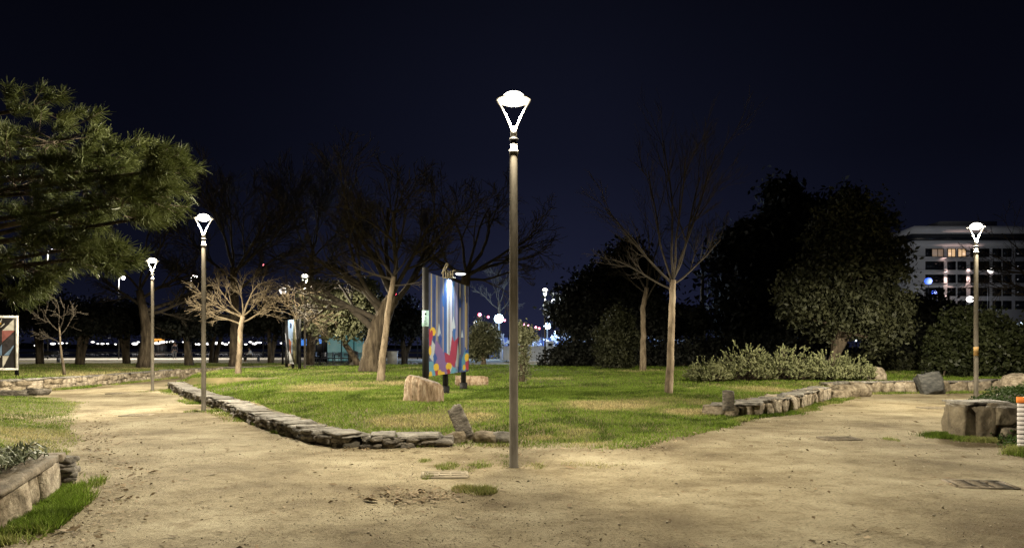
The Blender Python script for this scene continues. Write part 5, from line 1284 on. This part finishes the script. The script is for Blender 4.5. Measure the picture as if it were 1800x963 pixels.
# ------------------------------------------------------------------ far lights
def street_light(label, px, py, d, mat, zb=0.4, size=0.22, arm=0.0, name='street_light', cat='street light', group='distant street lights', pole=0.05):
    x, z = wx(px, d), wz(py, d)
    t = thing(name, label, cat, (x - arm, d, zb), 0, group)
    mb = MB(); pts = [(x - arm, d, zb - .05), (x - arm, d, z - 0.25 if arm else z)]
    if arm: pts += [(x - arm * .7, d, z + .05), (x, d, z + 0.08)]
    tube(mb, pts, [pole * 1.3] + [pole] * (len(pts) - 1), 8); mb.build('pole', M['darkmetal'], t)
    mb = MB(); lathe(mb, [(size * .1, -size * .9), (size * .7, -size * .7), (size, 0), (size * .7, size * .7), (size * .1, size * .9)], 12, (x, d, z)); mb.build('lamp_head', mat, t, smooth=True)
    return t
wl = [(92, 440, 80, .17, 'distant white street light seen through the lower pine boughs'), (217, 488, 80, .19, 'distant white street light at the tip of the lowest pine bough'), (344, 485, 80, .19, 'distant white street light just left of the tall left lamp pole'), (497, 511, 52, .26, 'bright distant street light glowing through pale branches left of the distant lamp'),
      (986, 534, 62, .2, 'small street light left above the dark domed evergreen'), (1366, 569, 80, .14, 'tiny street light low in the black evergreen'), (1655, 611, 60, .2, 'cool white street light low in the dark hedge gap'), (1705, 526, 140, .66, 'bright street light in front of the white building'), (1741, 476, 140, .52, 'yellowish street light right of the rightmost park lamp'), (1617, 577, 70, .17, 'tiny street light below the building in the dark trees'),
      (835, 566, 70, .15, 'tiny white street light between the mural board and the blue floodlight'), (734, 560, 80, .12, 'tiny white street light left of the teal label plate'), (741, 562, 84, .12, 'tiny white street light touching the teal label plate')]
for (px, py, d, s_, lb) in wl: street_light(lb, px, py, d, M['white'] if px != 1655 else M['cool'], size=s_, arm=0.5 if px in (1705, 1741, 217, 344, 92) else 0)
for (px, py, s_, lb) in ((877, 560, .46, 'brilliant blue white floodlight on a post between the mural and nearest pole'), (962, 573, .34, 'smaller blue white floodlight right of the nearest pole')):
    street_light(lb, px, py, 72, M['flood'], size=s_, name='floodlight', cat='floodlight', group=None, pole=0.08)
point_light('flood_glow', (wx(877, 71), 70.5, wz(560, 71)), 4500, (0.45, 0.65, 1.0), .5)
point_light('flood_glow', (wx(965, 71), 70.5, wz(573, 71)), 2600, (0.45, 0.65, 1.0), .4)
for (px, py, lb) in ((30, 367, 'small red beacon glowing behind the pine boughs'), (463, 466, 'small red beacon above the lit curling twigs'), (695, 517, 'red beacon beside the leaning pale trunk')):
    street_light(lb, px, py, 90, M['red'], size=.16, name='red_beacon', cat='red beacon', group='red beacons on masts')
# festoon of red lamps
t = thing('red_lamp_string', 'sagging cable of round red lamps either side of the blue floodlight', 'lamp string', (wx(840, 75), 75, 0.4))
pts = [(wx(px, 75), 75, wz(py, 75)) for px, py in ((838, 551), (843, 553), (858, 557), (887, 563), (921, 570), (929, 572), (942, 575), (948, 577), (953, 578))]
mb = MB(); tube(mb, pts, 0.015, 4); mb.build('cable', M['darkmetal'], t)
for px in (838, 953):
    q = pts[0] if px == 838 else pts[-1]
    mb = MB(); tube(mb, [(q[0], 75, .4), q], 0.05, 6); mb.build('post', M['darkmetal'], t)
for k, q in enumerate(pts[1:-1]):
    s_ = (.20, .14, .13, .10, .10, .13, .13)[k]
    mb = MB(); lathe(mb, [(s_ * .1, -s_), (s_ * .7, -s_ * .7), (s_, 0), (s_ * .7, s_ * .7), (s_ * .1, s_)], 12, (q[0], q[1], q[2])); mb.build('lamp', M['red'], t, smooth=True)

# harbour lights on the far quay
hl = [(63, 607, .5), (93, 604, .7), (107, 603, .7), (118, 603, .35), (151, 604, .5), (163, 601, .5), (172, 604, .35), (180, 604, .55), (189, 604, .4), (202, 605, .5), (218, 603, .45), (222, 604, .35), (237, 604, .85), (243, 601, .4),
      (262, 602, .9), (276, 603, .8), (281, 602, .8), (287, 601, .7), (295, 601, .6), (302, 600, .6), (323, 601, .45), (347, 605, .8), (366, 604, .8), (373, 602, .9), (381, 603, .9), (390, 603, .6), (397, 605, .6), (404, 602, .5), (418, 604, .6), (432, 605, .5), (440, 601, .5), (447, 604, .7), (452, 602, .5), (457, 602, .5), (495, 603, .5), (473, 604, .5)]
lamp_proto = None
for i, (px, py, s_) in enumerate(hl):
    d = 238 + (i % 5) * 3; x, z = wx(px, d), wz(py, d)
    if lamp_proto is None:
        t = thing('quay_lamp', 'bright little white lamp on the far quay across the water', 'quay lamp', (0, 0, 0), 0, 'lamps along the far quay')
        mb = MB(); tube(mb, [(0, 0, -3.0), (0, 0, 0)], 0.09, 6); mb.build('pole', M['darkmetal'], t, world=False)
        mb = MB(); lathe(mb, [(.1, -.6), (.8, -.45), (1.15, 0), (.8, .45), (.1, .6)], 10); mb.build('lamp_head', M['white'], t, world=False, smooth=True)
        lamp_proto = t; o = t
    else: o = copy_tree(lamp_proto)
    o.location = (x, d, z); o.scale = (s_, s_, s_) if False else (1, 1, 1)
    for ch in o.children:
        if ch.name.startswith('lamp_head'): ch.scale = (s_ * 1.0, s_, s_ * .8)
        else: ch.scale = (1, 1, (z - .3) / 3.0)
# amber lit kiosk on the quay
d = 262
t = thing('quay_kiosk', 'amber lit kiosk on the far quay between the two left lamps', 'kiosk', (wx(283, d), d, 0.3))
x0, x1 = wx(274, d), wx(291, d)
mb = MB(); box(mb, ((x0 + x1) / 2, d, 2.0), (x1 - x0, 2.5, 3.3)); mb.build('wall', M['render'], t)
mb = MB(); box(mb, ((x0 + x1) / 2, d - 1.3, 4.2), (x1 - x0 + .3, .1, 1.6)); mb.build('sign_band', M['amber'], t)
mb = MB(); box(mb, ((x0 + x1) / 2, d, 5.1), (x1 - x0 + .6, 3.2, .2)); mb.build('roof', M['darkmetal'], t)

# the tall street lights by the promenade light the pale strip
for (px, py, e_) in ((92, 440, 9000), (217, 488, 7000), (344, 485, 7000)):
    point_light('street_glow', (wx(px, 80), 79.6, wz(py, 80) - .45), e_, (1.0, 0.92, 0.8), .2)

# LED wrapped trees
def led_tree(label, px, d, h, seed, mat, spread=0.6):
    rg = np.random.default_rng(seed); x = wx(px, d)
    t = thing('lit_tree', label, 'lit tree', (x, d, .42), 0, 'trees wrapped in blue white lights')
    mb = MB(); q = np.array([x + rg.normal(0, .1), d, .42 + h * .5]); tube(mb, [(x, d, .35), ((x + q[0]) / 2 + rg.normal(0, .05), d, .42 + h * .25), q], [0.15, 0.12, 0.1], 8); mb.build('trunk', mat, t)
    mb = MB()
    for k in range(6):
        a = k * 1.05 + rg.uniform(0, 1); grow(mb, q, (math.cos(a) * spread, math.sin(a) * spread, 1), h * .42, 0.07, 2, rg, up=-0.02, wig=.25, nch=(2, 3), spread=.7, minr=.03)
    mb.build('crown', mat, t)
for i, (px, h, m_, lb) in enumerate([(881, 2.4, 'ledwrapdim', 'dim lit tree behind the post of the blue floodlight'), (940, 2.2, 'ledwrapdim', 'low lit tree above the grey hoarding'), (975, 2.6, 'ledwrap', 'lit tree right of the smaller floodlight'), (1000, 2.6, 'ledwrap', 'lit tree at the left fringe of the domed evergreen'), (1025, 2.4, 'ledwrap', 'lit tree behind the left part of the domed evergreen'),
                                    (1040, 2.2, 'ledwrapdim', 'dim lit tree low behind the domed evergreen'), (1152, 2.7, 'ledwrap', 'lit tree beside the thin tree trunk'), (1165, 2.9, 'ledwrap', 'brightest bushy lit tree left of the slender trunk'), (1180, 2.6, 'ledwrap', 'lit tree hidden by the slender pale trunk'), (1198, 2.0, 'ledwrapdim', 'low lit tree right of the slender trunk'), (1275, 2.6, 'ledwrapdim', 'dim lit tree far right under the black evergreen'), (1340, 2.3, 'ledwrapdim', 'dimmest lit tree behind the rosemary')]):
    led_tree(lb, px, 66 + (i % 3) * 2, h, 500 + i, M[m_])
# added backdrop behind them, coloured for the blue glow, lit by the floodlights
t = thing('blue_glow_backdrop', 'added long backdrop coloured for the blue glow behind the lit trees', 'hoarding', (wx(1060, 80), 80, .42))
mb = MB(); box(mb, (wx(1060, 80), 80, 1.6), (wx(1240, 80) - wx(840, 80), .08, 2.3)); mb.build('boards', M['glowback'], t)
for k in range(9): mb = MB(); box(mb, (wx(845 + k * 49, 80), 79.9, 1.7), (.12, .1, 2.6)); mb.build('post', M['darkmetal'], t)
street_light('slim white lit column at the right of the lit trees', 1235, 575, 70, M['cool'], size=.12, name='lit_column', cat='lit column', group=None)
mb = MB(); tube(mb, [(wx(1235, 70), 69.94, wz(598, 70)), (wx(1235, 70), 69.94, wz(577, 70))], 0.13, 8); mb.build('lit_tube', M['cool'], [o for o in bpy.data.objects if o.name.startswith('lit_column')][0])

# grey corrugated hoarding and white arch box
d = 58.0
t = thing('grey_hoarding', 'grey corrugated metal hoarding right of the nearest pole', 'hoarding', (wx(955, d), d, .5))
mb = MB(); x0, x1 = wx(884, d), wx(988, d); n = 90; xs_ = np.linspace(x0, x1, n); yy = d + 0.03 * np.sign(np.sin(np.arange(n) * PI / 2 + .5))
zt, zb = wz(608, d), wz(633, d)
V = np.concatenate([np.stack([xs_, yy, np.full(n, zb)], 1), np.stack([xs_, yy, np.full(n, zt)], 1), np.stack([xs_, yy + .05, np.full(n, zb)], 1), np.stack([xs_, yy + .05, np.full(n, zt)], 1)]); i = np.arange(n - 1)
mb.add(V, np.concatenate([np.stack([i, i + 1, i + n + 1, i + n], 1), np.stack([i + n, i + n + 1, i + 3 * n + 1, i + 3 * n], 1), np.stack([i + 2 * n, i + 3 * n, i + 3 * n + 1, i + 2 * n + 1], 1)])); mb.build('corrugated_sheet', M['greypanel'], t)
for px in (890, 935, 985): mb = MB(); box(mb, (wx(px, d), d + .12, (zt + .45) / 2), (.07, .07, zt - .45)); mb.build('post', M['darkmetal'], t)
mb = MB(); box(mb, (wx(950, 54), 54.5, 0.6), (3.0, 1.6, .12)); tag(mb.build('kerb_slab', M['concrete'], loc=(wx(950, 54), 54.5, .54)), 'pale low slab in front of the grey hoarding', 'slab')
d = 60.0
t = thing('white_kiosk', 'small white box with a dark arched opening above the grey hoarding', 'kiosk', (wx(966, d), d, .5))
x0, x1 = wx(960, d), wx(973, d); zt = wz(599, d)
mb = MB()
box(mb, (x0 + .08, d, (zt + .5) / 2), (.16, .4, zt - .5)); box(mb, (x1 - .08, d, (zt + .5) / 2), (.16, .4, zt - .5)); box(mb, ((x0 + x1) / 2, d, zt - .1), (x1 - x0 - .32, .4, .2)); mb.build('arch_frame', M['render'], t)
mb = MB(); box(mb, ((x0 + x1) / 2, d + .15, (zt + .3) / 2), (x1 - x0 - .32, .05, zt - .7)); mb.build('opening', M['darkmetal'], t)

# cafe pavilion with teal glass and chairs
d = 62.0
t = thing('cafe_pavilion', 'low pavilion with glowing teal glass behind the chairs', 'pavilion', (wx(605, d), d, .42))
xa, xb = wx(528, d), wx(648, d); zt = wz(582, d)
mb = MB(); box(mb, ((xa + xb) / 2, d + 2, zt + .12), (xb - xa + .8, 5.0, .22)); mb.build('roof', M['darkmetal'], t)
mb = MB(); box(mb, ((xa + xb) / 2, d + 3.5, (zt + .4) / 2), (xb - xa, .1, zt - .4)); mb.build('back_wall', M['darkmetal'], t)
for (a, b, m_) in ((575, 600, 'teal'), (600, 622, 'teal'), (622, 640, 'teal')):
    mb = MB(); box(mb, ((wx(a, d) + wx(b, d)) / 2, d, (zt + .5) / 2), (wx(b, d) - wx(a, d) - .06, .03, zt - .55)); mb.build('glass_pane', M[m_], t)
for px in (528, 556, 568, 574, 600.5, 622.3, 641): mb = MB(); box(mb, (wx(px, d), d - .03, (zt + .4) / 2), (.07, .09, zt - .4)); mb.build('mullion', M['darkmetal'], t)
mb = MB(); box(mb, ((wx(529.5, d) + wx(544, d)) / 2, d - .02, wz(601, d)), (wx(544, d) - wx(529.5, d), .04, 12 / F * d)); mb.build('screen', M['screen'], t)
mb = MB(); box(mb, (wx(563, d), d - .02, wz(595, d)), (4 / F * d, .04, 17 / F * d)); mb.build('screen', M['screen'], t)
ch0 = thing('cafe_chair', 'dark metal cafe chair in the crowded row before the teal pavilion', 'chair', (0, 0, 0), 0, 'cafe chairs in front of the pavilion')
mb = MB(); box(mb, (0, 0, .45), (.44, .44, .04)); mb.build('seat', M['plastic'], ch0, world=False)
mb = MB()
for k in range(4): box(mb, (0, .2, .58 + k * .085), (.42, .025, .05))
mb.build('backrest', M['plastic'], ch0, world=False)
for sx_, sy_ in ((-1, -1), (1, -1), (-1, 1), (1, 1)): mb = MB(); tube(mb, [(sx_ * .21, sy_ * .21, 0), (sx_ * .2, sy_ * .2, .45 if sy_ < 0 else .9)], .014, 6); mb.build('leg', M['plastic'], ch0, world=False)
rgc = random.Random(3); first = True
for k in range(13):
    o = ch0 if first else copy_tree(ch0); first = False
    px = 556 + (k % 7) * 12.5 + rgc.uniform(-2, 2); dd_ = 52 if k < 7 else 55
    o.location = (wx(px, dd_), dd_, .42); o.rotation_euler = (0, 0, rgc.uniform(0, 6.28))
    if o is not ch0: o['label'] = ch0['label']
tb0 = thing('cafe_table', 'small dark round table among the cafe chairs', 'table', (0, 0, 0), 0, 'cafe tables in front of the pavilion')
mb = MB(); lathe(mb, [(.34, .71), (.35, .73), (.34, .74)], 20); mb.build('table_top', M['plastic'], tb0, world=False)
mb = MB(); lathe(mb, [(.2, 0), (.2, .02), (.03, .05), (.03, .71)], 14); mb.build('pedestal', M['darkmetal'], tb0, world=False)
for k, px in enumerate((563, 588, 612)):
    o = tb0 if k == 0 else copy_tree(tb0); o.location = (wx(px, 53.5), 53.5, .42)
d = 48.0
t = thing('utility_cabinet', 'dim grey utility cabinet behind the leaning pale trunk', 'cabinet', (wx(690, d), d, .5))
mb = MB(); box(mb, (wx(690, d), d, .95), (.62, .4, .8)); mb.build('case', M['greypanel'], t)
mb = MB(); box(mb, (wx(690, d), d - .21, .93), (.54, .02, .66)); mb.build('door', M['greypanel'], t)
mb = MB(); box(mb, (wx(690, d), d, 1.37), (.7, .48, .05)); mb.build('lid', M['greypanel'], t)
d = 62
t = thing('park_bench', 'dark bench silhouette facing the sea at far left', 'bench', (wx(88, d), d, .42))
mb = MB(); box(mb, (wx(88, d), d, .87), (1.7, .45, .06)); mb.build('seat', M['plastic'], t)
mb = MB(); box(mb, (wx(88, d), d - .25, 1.2), (1.7, .05, .3)); mb.build('backrest', M['plastic'], t)
for k in (-.7, .7): mb = MB(); box(mb, (wx(88, d) + k, d, .63), (.06, .42, .44)); mb.build('leg', M['plastic'], t)

# ------------------------------------------------------------------ people
def skin_mesh(name, joints, edges, radii, mat, parent, root=0):
    me = bpy.data.meshes.new(name); me.from_pydata([tuple(j) for j in joints], edges, [])
    o = bpy.data.objects.new(name, me); COL.objects.link(o)
    sk = o.modifiers.new('skin', 'SKIN'); sub = o.modifiers.new('sub', 'SUBSURF'); sub.levels = 2; sub.render_levels = 2
    for i, r_ in enumerate(radii):
        v = me.skin_vertices[0].data[i]; v.radius = (r_, r_); v.use_root = (i == root)
    dg = bpy.context.evaluated_depsgraph_get(); ev = o.evaluated_get(dg)
    m2 = bpy.data.meshes.new_from_object(ev); o.modifiers.clear(); o.data = m2; bpy.data.meshes.remove(me)
    m2.materials.clear(); m2.materials.append(mat)
    o.name = name; o.parent = parent
    return o
def person(label, loc, rz, seated, top, trous):
    t = thing('person', label, 'person', loc, rz)
    if not seated:
        J = [(0, 0, .95), (0, 0, 1.15), (0, .01, 1.38), (0, 0, 1.50), (0, -.02, 1.58), (0, -.02, 1.70), (.19, 0, 1.40), (.25, .03, 1.12), (.24, -.06, .86), (.24, -.09, .76), (-.19, 0, 1.40), (-.25, .02, 1.12), (-.25, -.03, .86), (-.25, -.05, .76),
             (.10, 0, .88), (.12, -.03, .50), (.12, .06, .09), (.13, -.09, .03), (-.10, 0, .88), (-.12, .02, .50), (-.12, .1, .09), (-.13, -.05, .03)]
    else:
        J = [(0, 0, .50), (0, -.04, .70), (0, -.12, .92), (0, -.16, 1.03), (0, -.20, 1.10), (0, -.22, 1.21), (.19, -.12, .94), (.24, -.2, .72), (.18, -.42, .62), (.14, -.5, .6), (-.19, -.12, .94), (-.24, -.2, .72), (-.18, -.42, .62), (-.14, -.5, .6),
             (.10, -.05, .48), (.13, -.46, .48), (.13, -.46, .09), (.13, -.6, .03), (-.10, -.05, .48), (-.13, -.46, .48), (-.13, -.44, .09), (-.13, -.58, .03)]
    E = [(0, 1), (1, 2), (2, 3), (3, 4), (4, 5), (2, 6), (6, 7), (7, 8), (8, 9), (2, 10), (10, 11), (11, 12), (12, 13), (0, 14), (14, 15), (15, 16), (16, 17), (0, 18), (18, 19), (19, 20), (20, 21)]
    R = [.12, .12, .13, .055, .085, .085, .06, .045, .035, .03, .06, .045, .035, .03, .085, .06, .04, .035, .085, .06, .04, .035]
    skin_mesh('body', J, E, R, M['skin'], t)
    jt = [J[i] for i in (0, 1, 2, 6, 7, 8, 10, 11, 12)]; skin_mesh('jacket', jt, [(0, 1), (1, 2), (2, 3), (3, 4), (4, 5), (2, 6), (6, 7), (7, 8)], [.15, .15, .16, .085, .065, .05, .085, .065, .05], top, t)
    jt = [J[i] for i in (0, 14, 15, 16, 18, 19, 20)]; skin_mesh('trousers', jt, [(0, 1), (1, 2), (2, 3), (0, 4), (4, 5), (5, 6)], [.14, .11, .08, .06, .11, .08, .06], trous, t)
    h = J[5]; mb = MB(); rock(mb, (h[0], h[1] + .02, h[2] + .03), (.19, .21, .17), np.random.default_rng(1), 0, 6, .95, .02); mb.build('hair', M['hair'], t, world=False, smooth=True)
    return t
person('person in a dark jacket standing on the pale promenade', (wx(307, 78), 78, .42), .6, False, M['cloth_dark'], M['cloth_grey'])
t = thing('low_bench', 'backless low bench on the promenade under the seated person', 'bench', (wx(442, 66), 66, .42))
mb = MB(); box(mb, (wx(442, 66), 66.05, .82), (1.6, .45, .08)); mb.build('seat', M['plastic'], t)
for k in (-.6, .6): mb = MB(); box(mb, (wx(442, 66) + k, 66.05, .6), (.1, .4, .36)); mb.build('leg', M['plastic'], t)
person('person in a white top sitting hunched on a low bench', (wx(442, 66), 66.0, .42), -1.2, True, M['cloth_white'], M['cloth_dark'])

# ------------------------------------------------------------------ white building
D = 180.0
t = thing('white_building', 'white multi storey building with terrace and a few lit windows', 'building', (wx(1720, D), D, 0))
xc = wx(1606, D); xr = wx(1860, D); k = D / F
# left wing recedes: end point
Dl = D + 26; xl = wx(1530, Dl)
def zpx(py): return wz(py, D)
def slab(mb, z0, z1, off=0.0, depth=14.0):
    """storey band following front facade and receding left wing; off = projection outward"""
    ln = math.hypot(xc - xl, D - Dl); nx_, ny_ = (D - Dl) / ln, (xl - xc) / ln            # outward normal of the wing
    if ny_ > 0: nx_, ny_ = -nx_, -ny_
    P = [(xr, D - off), (xc - off * .25, D - off), (xl + nx_ * off, Dl + ny_ * off), (xl + 6, Dl + depth), (xr, D + depth)]
    V = [(*p, z0) for p in P] + [(*p, z1) for p in P]; n = 5
    mb.add(V, [[0, 5, 6, 1], [1, 6, 7, 2], [2, 7, 8, 3], [3, 8, 9, 4], [4, 9, 5, 0]]); mb.f.append(np.array([[5, 9, 8, 7, 6]]) + mb.n - 10); mb.f.append(np.array([[0, 1, 2, 3, 4]]) + mb.n - 10)
mb = MB(); slab(mb, 0, zpx(424)); slab(mb, zpx(409), zpx(398), 0.6); slab(mb, zpx(433), zpx(423.2), 0.7); mb.build('wall', M['render'], t)
mb = MB(); slab(mb, zpx(424) + .01, zpx(409.2), -1.6, 12.0); mb.build('terrace_glazing', M['glass'], t)
mb = MB(); box(mb, (wx(1690, D + 6), D + 6, zpx(392)), (14, 6, 1.9)); mb.build('roof_plant', M['greypanel'], t)
def window(px0, px1, py0, py1, pane, mull=1):
    x0, x1, z0, z1 = wx(px0, D), wx(px1, D), zpx(py1), zpx(py0)
    mb = MB(); fw = .13
    box(mb, ((x0 + x1) / 2, D - .06, z1), (x1 - x0 + fw, .2, fw)); box(mb, ((x0 + x1) / 2, D - .06, z0), (x1 - x0 + fw, .2, fw))
    for q in range(mull + 2): xx = x0 + (x1 - x0) * q / (mull + 1); box(mb, (xx, D - .06, (z0 + z1) / 2), (fw, .19, z1 - z0 - fw))
    fo = mb.build('window', M['darkmetal'], t)
    mb = MB(); box(mb, ((x0 + x1) / 2, D - .02, (z0 + z1) / 2), (x1 - x0 - .05, .1, z1 - z0 - .05)); mb.build('pane', pane, fo)
for r_i, (y0, y1) in enumerate(((437.5, 451.5), (460, 474), (483, 497), (506, 520), (529, 543))):
    for (a, b, mu) in ((1627, 1658, 3), (1665.5, 1679, 1), (1683.5, 1697.5, 1), (1706, 1738, 3), (1745, 1759, 1), (1763, 1777, 1), (1785, 1817, 3)):
        lit = r_i == 0 and a < 1700
        if a == 1627 and lit:
            window(a, 1637, y0, y1, M['glass'], 0); window(1637.6, b, y0, y1, emat('dim_warm_window', (1.0, .62, .35), .16), 1)
        else: window(a, b, y0, y1, M['warmwin'] if lit else M['glass'], mu)
mb = MB()
for y_ in (453.5, 476.5, 499.5, 522.5): box(mb, (wx(1632, D), D - .7, zpx(y_)), (wx(1659, D) - wx(1606, D), 1.4, .35))
mb.build('balcony', M['render'], t)
for (px, py) in ((1661.5, 476), (1701.5, 475), (1661.5, 522), (1741, 476)):
    mb = MB(); box(mb, (wx(px, D), D - .18, zpx(py)), (.5, .36, .5)); mb.build('wall_lamp', emat('pink_wall_lamp', (1, .72, .66), 3.0), t)
    for s_ in ((1, -1) if py < 500 and px < 1710 else ()):
        l = bpy.data.lights.new('wall_lamp_beam', 'SPOT'); l.energy = 900; l.color = (1, .66, .58); l.spot_size = math.radians(70); l.spot_blend = .7; l.shadow_soft_size = .1
        o = bpy.data.objects.new('wall_lamp_beam', l); COL.objects.link(o); o.location = (wx(px, D), D - .75, zpx(py) + s_ * .35); o.rotation_euler = (0 if s_ < 0 else PI, 0, 0)
for (px, py, s_, lb) in ((1632, 494, .75, 'round blue light in front of the building'), (1643, 515, .65, 'lower blue light in front of the building')):
    street_light(lb, px, py, 150, M['blue'], 0, s_, name='blue_lamp', cat='blue lamp', group=None)
# street lights that wash the facade
point_light('street_glow', (wx(1705, 140), 140.9, wz(526, 140)), 3600, (0.85, .9, 1.0), .3); point_light('street_glow', (wx(1741, 140), 140.9, wz(476, 140) - .2), 3200, (0.95, .92, 0.9), .3)
# a row of little lights at far right
for k, (px, py) in enumerate(((1770, 577), (1777, 576), (1786, 577), (1790, 570), (1796, 568))):
    street_light(('first', 'second', 'middle', 'fourth', 'last')[k] + ' tiny white lamp of the row at the right frame edge', px, py, 90, M['cool'], size=.16, name='small_lamp', cat='small lamp', group='tiny lamps at the right frame edge')
for k, (px, py, s_) in enumerate(((1505, 598, .14), (1550, 597, .3), (1612, 607, .2), (1605, 608, .15))):
    street_light(('tiny lamp beside the trunk of the lit evergreen', 'cool pale lamp glowing under the right side of the lit evergreen', 'greenish white lamp in the gap of dark trees', 'fainter lamp left of the one in the dark tree gap')[k], px, py, 85, M['cool'], size=s_, name='small_lamp', cat='small lamp')
